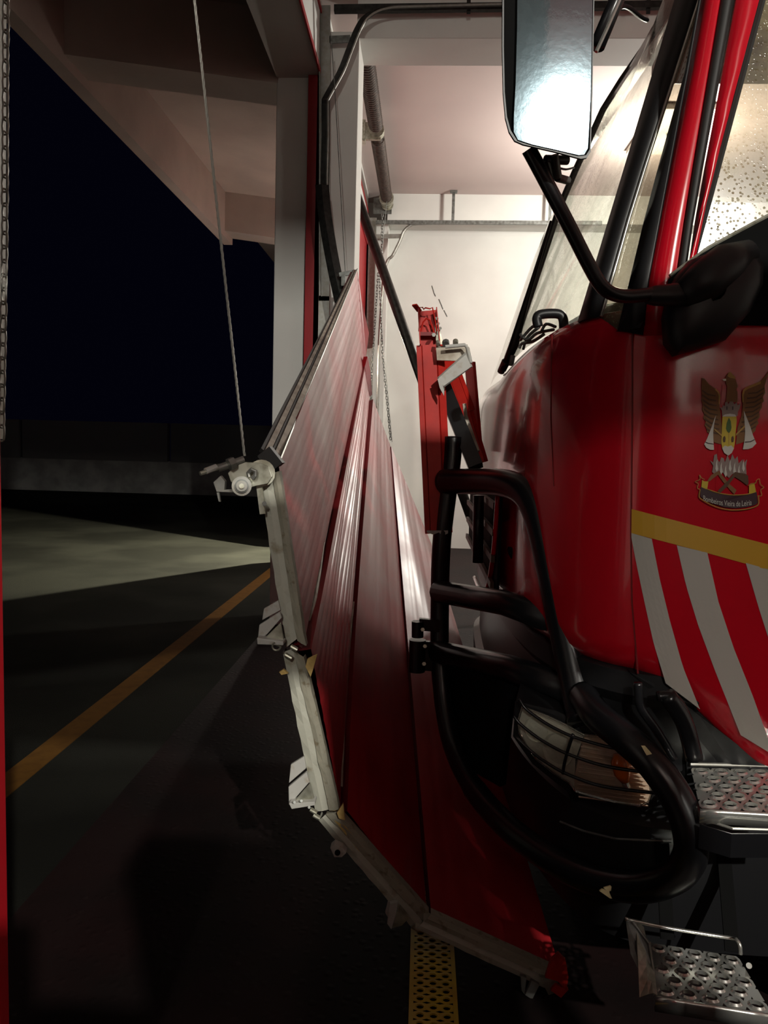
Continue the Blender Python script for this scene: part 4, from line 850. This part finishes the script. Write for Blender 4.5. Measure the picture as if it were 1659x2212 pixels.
build('lens', prism([atp((x, y, lampd(x))) for x, y in lens], (0, 0.003, 0)), M['lens'], hl, bevel=0.001)
lensrim = [atp((x, y, lampd(x) - 0.001)) for x, y in lens]
build('lens_rim', tube(lensrim, 0.0028, 6, closed=True), M['lens'], hl)
hg = build('lamp_guard', join(*[tube(smoothpath([atp((x, y, lampd(x) - 0.025)) for x, y in pts], 5), 0.0042, 8) for pts in (
    [(1122, 1510), (1135, 1530), (1165, 1553), (1200, 1574), (1240, 1592), (1300, 1610), (1360, 1622)],
    [(1110, 1546), (1122, 1562), (1150, 1585), (1180, 1605), (1225, 1628), (1300, 1653), (1390, 1668)],
    [(1112, 1590), (1150, 1625), (1185, 1650), (1225, 1672), (1300, 1698), (1415, 1713)],
    [(1238, 1586), (1230, 1610), (1224, 1630), (1218, 1655), (1216, 1672)])]), M['black_gloss'], ft, smooth=True)

# bull bar
bbk = build('bull_bar', tube(smoothpath([atp(p) for p in ((1258, 1500, 1.90), (1290, 1545, 1.80), (1345, 1590, 1.72), (1410, 1650, 1.66), (1468, 1735, 1.62), (1492, 1810, 1.60), (1484, 1865, 1.62), (1440, 1902, 1.67), (1365, 1916, 1.74), (1270, 1896, 1.84), (1180, 1850, 1.96), (1090, 1780, 2.12), (1015, 1690, 2.32), (972, 1590, 2.46), (952, 1450, 2.56), (950, 1300, 2.60), (955, 1160, 2.60), (975, 1000, 2.62), (978, 945, 2.63))], 6), [0.036] * 6 * 12 + [0.032] * 36 + [0.032], 16), M['black_gloss'], ft, smooth=True)
build('hoop', tube(smoothpath([atp(p) for p in ((960, 1040, 2.60), (1030, 1040, 2.47), (1095, 1045, 2.32), (1138, 1068, 2.22), (1165, 1120, 2.15), (1190, 1220, 2.08), (1220, 1360, 2.0), (1252, 1510, 1.92), (1262, 1560, 1.88))], 6), 0.042, 18), M['black_gloss'], bbk, smooth=True)
build('cross_tube', tube([atp(p) for p in ((948, 1278, 2.58), (1090, 1302, 2.28), (1200, 1340, 2.06))], 0.038, 16), M['black_gloss'], bbk, smooth=True)
build('cross_tube', tube([atp(p) for p in ((945, 1408, 2.56), (1100, 1442, 2.25), (1235, 1490, 1.98))], 0.038, 16), M['black_gloss'], bbk, smooth=True)
build('infill_plate', prism([atp(p) for p in ((960, 1420, 2.62), (1235, 1495, 2.05), (1240, 1560, 2.05), (1100, 1510, 2.2), (1080, 1700, 2.25), (1010, 1660, 2.4), (965, 1540, 2.6))], (0.02, 0.02, 0)), M['black_matte'], bbk)
build('inner_post', tube([atp((1034, 1070, 2.75)), atp((1032, 1215, 2.75))], 0.020, 10), M['black_gloss'], bbk, smooth=True)
build('mounting_lug', join(cyl(atp((902, 1342, 2.55)), atp((902, 1376, 2.55)), 0.020, 16), cyl(atp((902, 1382, 2.55)), atp((900, 1450, 2.55)), 0.028, 18), bar(atp((905, 1348, 2.56)), atp((950, 1352, 2.56)), 0.02, 0.04), bar(atp((905, 1415, 2.56)), atp((950, 1418, 2.56)), 0.02, 0.10)), M['black_gloss'], bbk, smooth=2)
for c in ((913, 1360), (918, 1396), (916, 1434)): build('lug_bolt', cyl(atp(c + (2.52,)), atp(c + (2.55,)), 0.007, 6), M['zinc'], bbk)
build('grille_knob', tube([atp((1112, 1186, 2.42)), atp((1124, 1195, 2.36)), atp((1134, 1198, 2.32))], [0.024, 0.034, 0.022], 14), M['black_matte'], ft, smooth=True)
# primer showing where the paint is scraped off the hoop
def chip(pts, d): build('paint_chip', prism([atp((x, y, d)) for x, y in pts], (0, 0.004, 0)), M['cream_chip'], bbk)
chip([(1295, 1925), (1300, 1921), (1335, 1928), (1372, 1936), (1362, 1940), (1318, 1941)], 1.745)
chip([(1304, 1918), (1318, 1914), (1338, 1922), (1336, 1926), (1310, 1924)], 1.742)
chip([(1386, 1612), (1394, 1612), (1408, 1628), (1408, 1640), (1398, 1634)], 1.640)

# steps
def step(name, c00, c10, c11, c01, nx, ny, lipz, label=None, rr=0.30):
    """c00 back-left, c10 back-right, c11 front-right, c01 front-left"""
    st = build(name, perforated(c00, c10, c11, c01, nx, ny, rr, 0.004, 0.0038), M['chrome'], ft, smooth=2)
    dn = Vector((0, 0, -lipz)); v = (Vector(c01) - Vector(c00)).normalized()
    a, b = Vector(c01), Vector(c11)
    build('front_lip', loft([[p, p + v * 0.004 + Vector((0, 0, -0.001)), p + v * 0.006 + Vector((0, 0, -0.006)), p + v * 0.004 + dn, p + dn - v * 0.01] for p in resample([a, b], 6)]), M['chrome'], st, smooth=True, solid=-0.002)
    return st
z1 = 0.775
s1_ = step('step_tread', at(1492, 1658, Z=z1), at(1745, 1664, Z=z1), at(1790, 1762, Z=z1), at(1512, 1746, Z=z1), 6, 5, 0.03)
s1_['label'] = 'upper perforated aluminium tread'
q = at(1492, 1658, Z=z1); q2 = at(1745, 1664, Z=z1)
build('back_rail', tube([q + Vector((0, 0.006, 0.006)), q2 + Vector((0, 0.006, 0.006))], 0.005, 8), M['galv'], s1_)
build('step_well', loft([[p, p + Vector((0, 0, -0.05))] for p in [at(1512, 1780, Z=z1 - 0.03), at(1580, 1800, Z=z1 - 0.03), at(1790, 1800, Z=z1 - 0.03)]]), M['black_gloss'], s1_, solid=0.003)
build('well_edge', tube([at(1533, 1774, Z=z1 - 0.03), at(1582, 1790, Z=z1 - 0.03), at(1790, 1796, Z=z1 - 0.03)], 0.003, 6), M['galv'], s1_)
z2 = 0.42
c00, c10, c11, c01 = at(1402, 2036, Z=z2), at(1594, 2066, Z=z2), at(1668, 2190, Z=z2), at(1416, 2150, Z=z2)
s2_ = step('step_tread', c00, c10, c11, c01, 5, 5, 0.032)
s2_['label'] = 'lower perforated aluminium tread'
build('side_flange', loft([[p + Vector((0.003, 0, 0)), p + Vector((-0.006, 0, 0.003)), p + Vector((-0.015, 0, 0.035 * (1 - t) + 0.0)), p + Vector((-0.035, -0.01 + .0, 0.055 * (1 - t)))] for t, p in [(k / 5, c00.lerp(c01, k / 5)) for k in range(6)]]), M['zinc'], s2_, solid=0.002)
build('foot_guard_wire', tube(smoothpath([atp(p) for p in ((1352, 1985, 1.62), (1372, 1990, 1.63), (1450, 2006, 1.63), (1575, 2026, 1.62), (1590, 2030, 1.60), (1598, 2042, 1.59), (1600, 2062, 1.585))], 4), 0.0042, 8), M['chrome'], s2_, smooth=True)
build('side_plate', prism([atp(p) for p in ((1352, 1990, 1.63), (1366, 1990, 1.63), (1402, 2036, 1.62), (1412, 2100, 1.56), (1412, 2150, 1.53), (1396, 2130, 1.53), (1362, 2060, 1.58))], (0.003, 0.002, 0)), M['galv_dark'], s2_)
build('plate_edge', tube([atp(p) for p in ((1368, 1992, 1.62), (1402, 2038, 1.61), (1412, 2100, 1.555), (1414, 2148, 1.525))], 0.0025, 6), M['galv'], s2_)
build('hanger_strap', bar(c00 + Vector((0.05, 0.03, -0.01)), Vector((c00.x + 0.06, 1.80, 0.62)), 0.03, 0.006), M['black_matte'], s2_)
build('hanger_strap', bar(c10 + Vector((0.0, 0.03, -0.01)), Vector((c10.x + 0.02, 1.80, 0.62)), 0.03, 0.006), M['black_matte'], s2_)
build('rubber_foot', cyl(at(1618, 2086, Z=z2), at(1618, 2086, Z=z2 + 0.014), 0.006, 10), M['white_bracket'], s2_)

# ================================================================ ADDED LIGHT BLOCKERS BEHIND THE CAMERA, LAMPS
blk = thing('storage_rack', (3.0, -0.75, 0), 'tall steel rack with long red hose lockers on its upper level, behind the viewpoint', 'rack')  # unseen pieces added to keep lamp light off floor, door and truck
for x in (1.28, 3.0, 5.0):
    for y in (-0.72, -0.62): build('post', box((x - 0.012, y - 0.012, 1.74), (x + 0.012, y + 0.012, 2.32)), M['galv_dark'], blk)
build('shelf', box((1.30, -0.75, 2.31), (5.05, -0.58, 2.33)), M['galv_dark'], blk)
build('cabinet', box((0.355, -0.74, 0.0), (5.05, -0.60, 1.76)), M['galv_dark'], blk)
build('side_cabinet', box((0.60, -0.74, 1.83), (0.95, -0.60, 2.12)), M['red_truck'], blk, bevel=0.01)
build('low_locker', box((0.952, -0.74, 1.83), (1.225, -0.60, 2.44)), M['red_truck'], blk, bevel=0.01)
build('notice_board', prism([(0.1, -0.70, 2.44), (0.97, -0.70, 2.44), (0.97, -0.70, 2.775), (0.1, -0.70, 2.588)], (0, 0.03, 0)), M['galv_dark'], blk)  # gap between the two added boards leaves a slit for the light
build('notice_board', prism([(0.1, -0.70, 2.606), (0.97, -0.70, 2.823), (0.97, -0.70, 3.9), (0.1, -0.70, 3.9)], (0, 0.03, 0)), M['galv_dark'], blk)
build('end_cabinet', box((-0.26, -0.74, 0.0), (0.35, -0.60, 1.90)), M['red_truck'], blk, bevel=0.01)
build('top_box', box((-0.25, -0.74, 1.90), (0.10, -0.60, 2.75)), M['red_truck'], blk, bevel=0.01)
build('bracket', box((0.70, -0.70, 1.75), (0.73, -0.66, 1.84)), M['galv_dark'], blk)  # joins two of the added blockers
build('short_locker', box((0.96, -0.74, 2.43), (1.30, -0.60, 2.95)), M['red_truck'], blk, bevel=0.01)
for k in range(4): build('locker', box((1.31 + k * 0.94, -0.74, 2.33), (1.31 + k * 0.94 + 0.93, -0.60, 2.95)), M['red_truck'], blk, bevel=0.01)
for nm, (x, y, z), lab in (('ceiling_light', (2.7, -5.0, CZ), 'lamp hanging from the ceiling behind the viewpoint'), ('ceiling_light', (2.6, 9.0, CZ), 'lamp on the ceiling of the neighbouring bay'), ('ceiling_light', (6.8, 3.0, CZ), 'lamp on the ceiling above the rear of the truck')):
    cl = thing(nm, (x, y, z - 0.12), lab, 'lamp', 'ceiling lamps of the station')
    build('housing', box((x - 0.3, y - 0.62, z - 0.06), (x + 0.3, y + 0.62, z)), M['white'], cl, bevel=0.01)
    if y > 0:
        build('stem', cyl((x, y, z - 0.45), (x, y, z - 0.06), 0.012, 8), M['galv_dark'], cl)
        build('globe', tube([(x, y, z - 0.46), (x, y, z - 0.50)], [0.04, 0.06], 12), M['galv_dark'], cl)
fl = thing('floodlight_fixture', (-1.5, 10.9, 2.3), 'shuttered floodlight fixed to the outer wall pillar, hidden from view', 'lamp')
build('arm', bar((-1.25, 11.35, 2.53), (-1.45, 10.55, 2.53), 0.03, 0.03), M['galv_dark'], fl)
e1, e2 = Vector((-0.80, 0.60, 0)) * 0.3, Vector((-0.54, -0.84, 0)) * 0.3; c0 = Vector((-1.5, 10.5, 0)); bk = Vector((0.12, 0.03, 0))
hull = [c0 + e1, c0 + e1 * 0.4 + bk, c0 + bk * 1.2, c0 + e2 * 0.4 + bk, c0 + e2]
build('shutters', loft([[p + Vector((0, 0, z)) for p in hull] for z in (1.7, 2.5)]), M['black_matte'], fl, solid=0.003)
build('hood', prism([p + Vector((0, 0, 2.5)) for p in hull], (0, 0, 0.01)), M['black_matte'], fl)
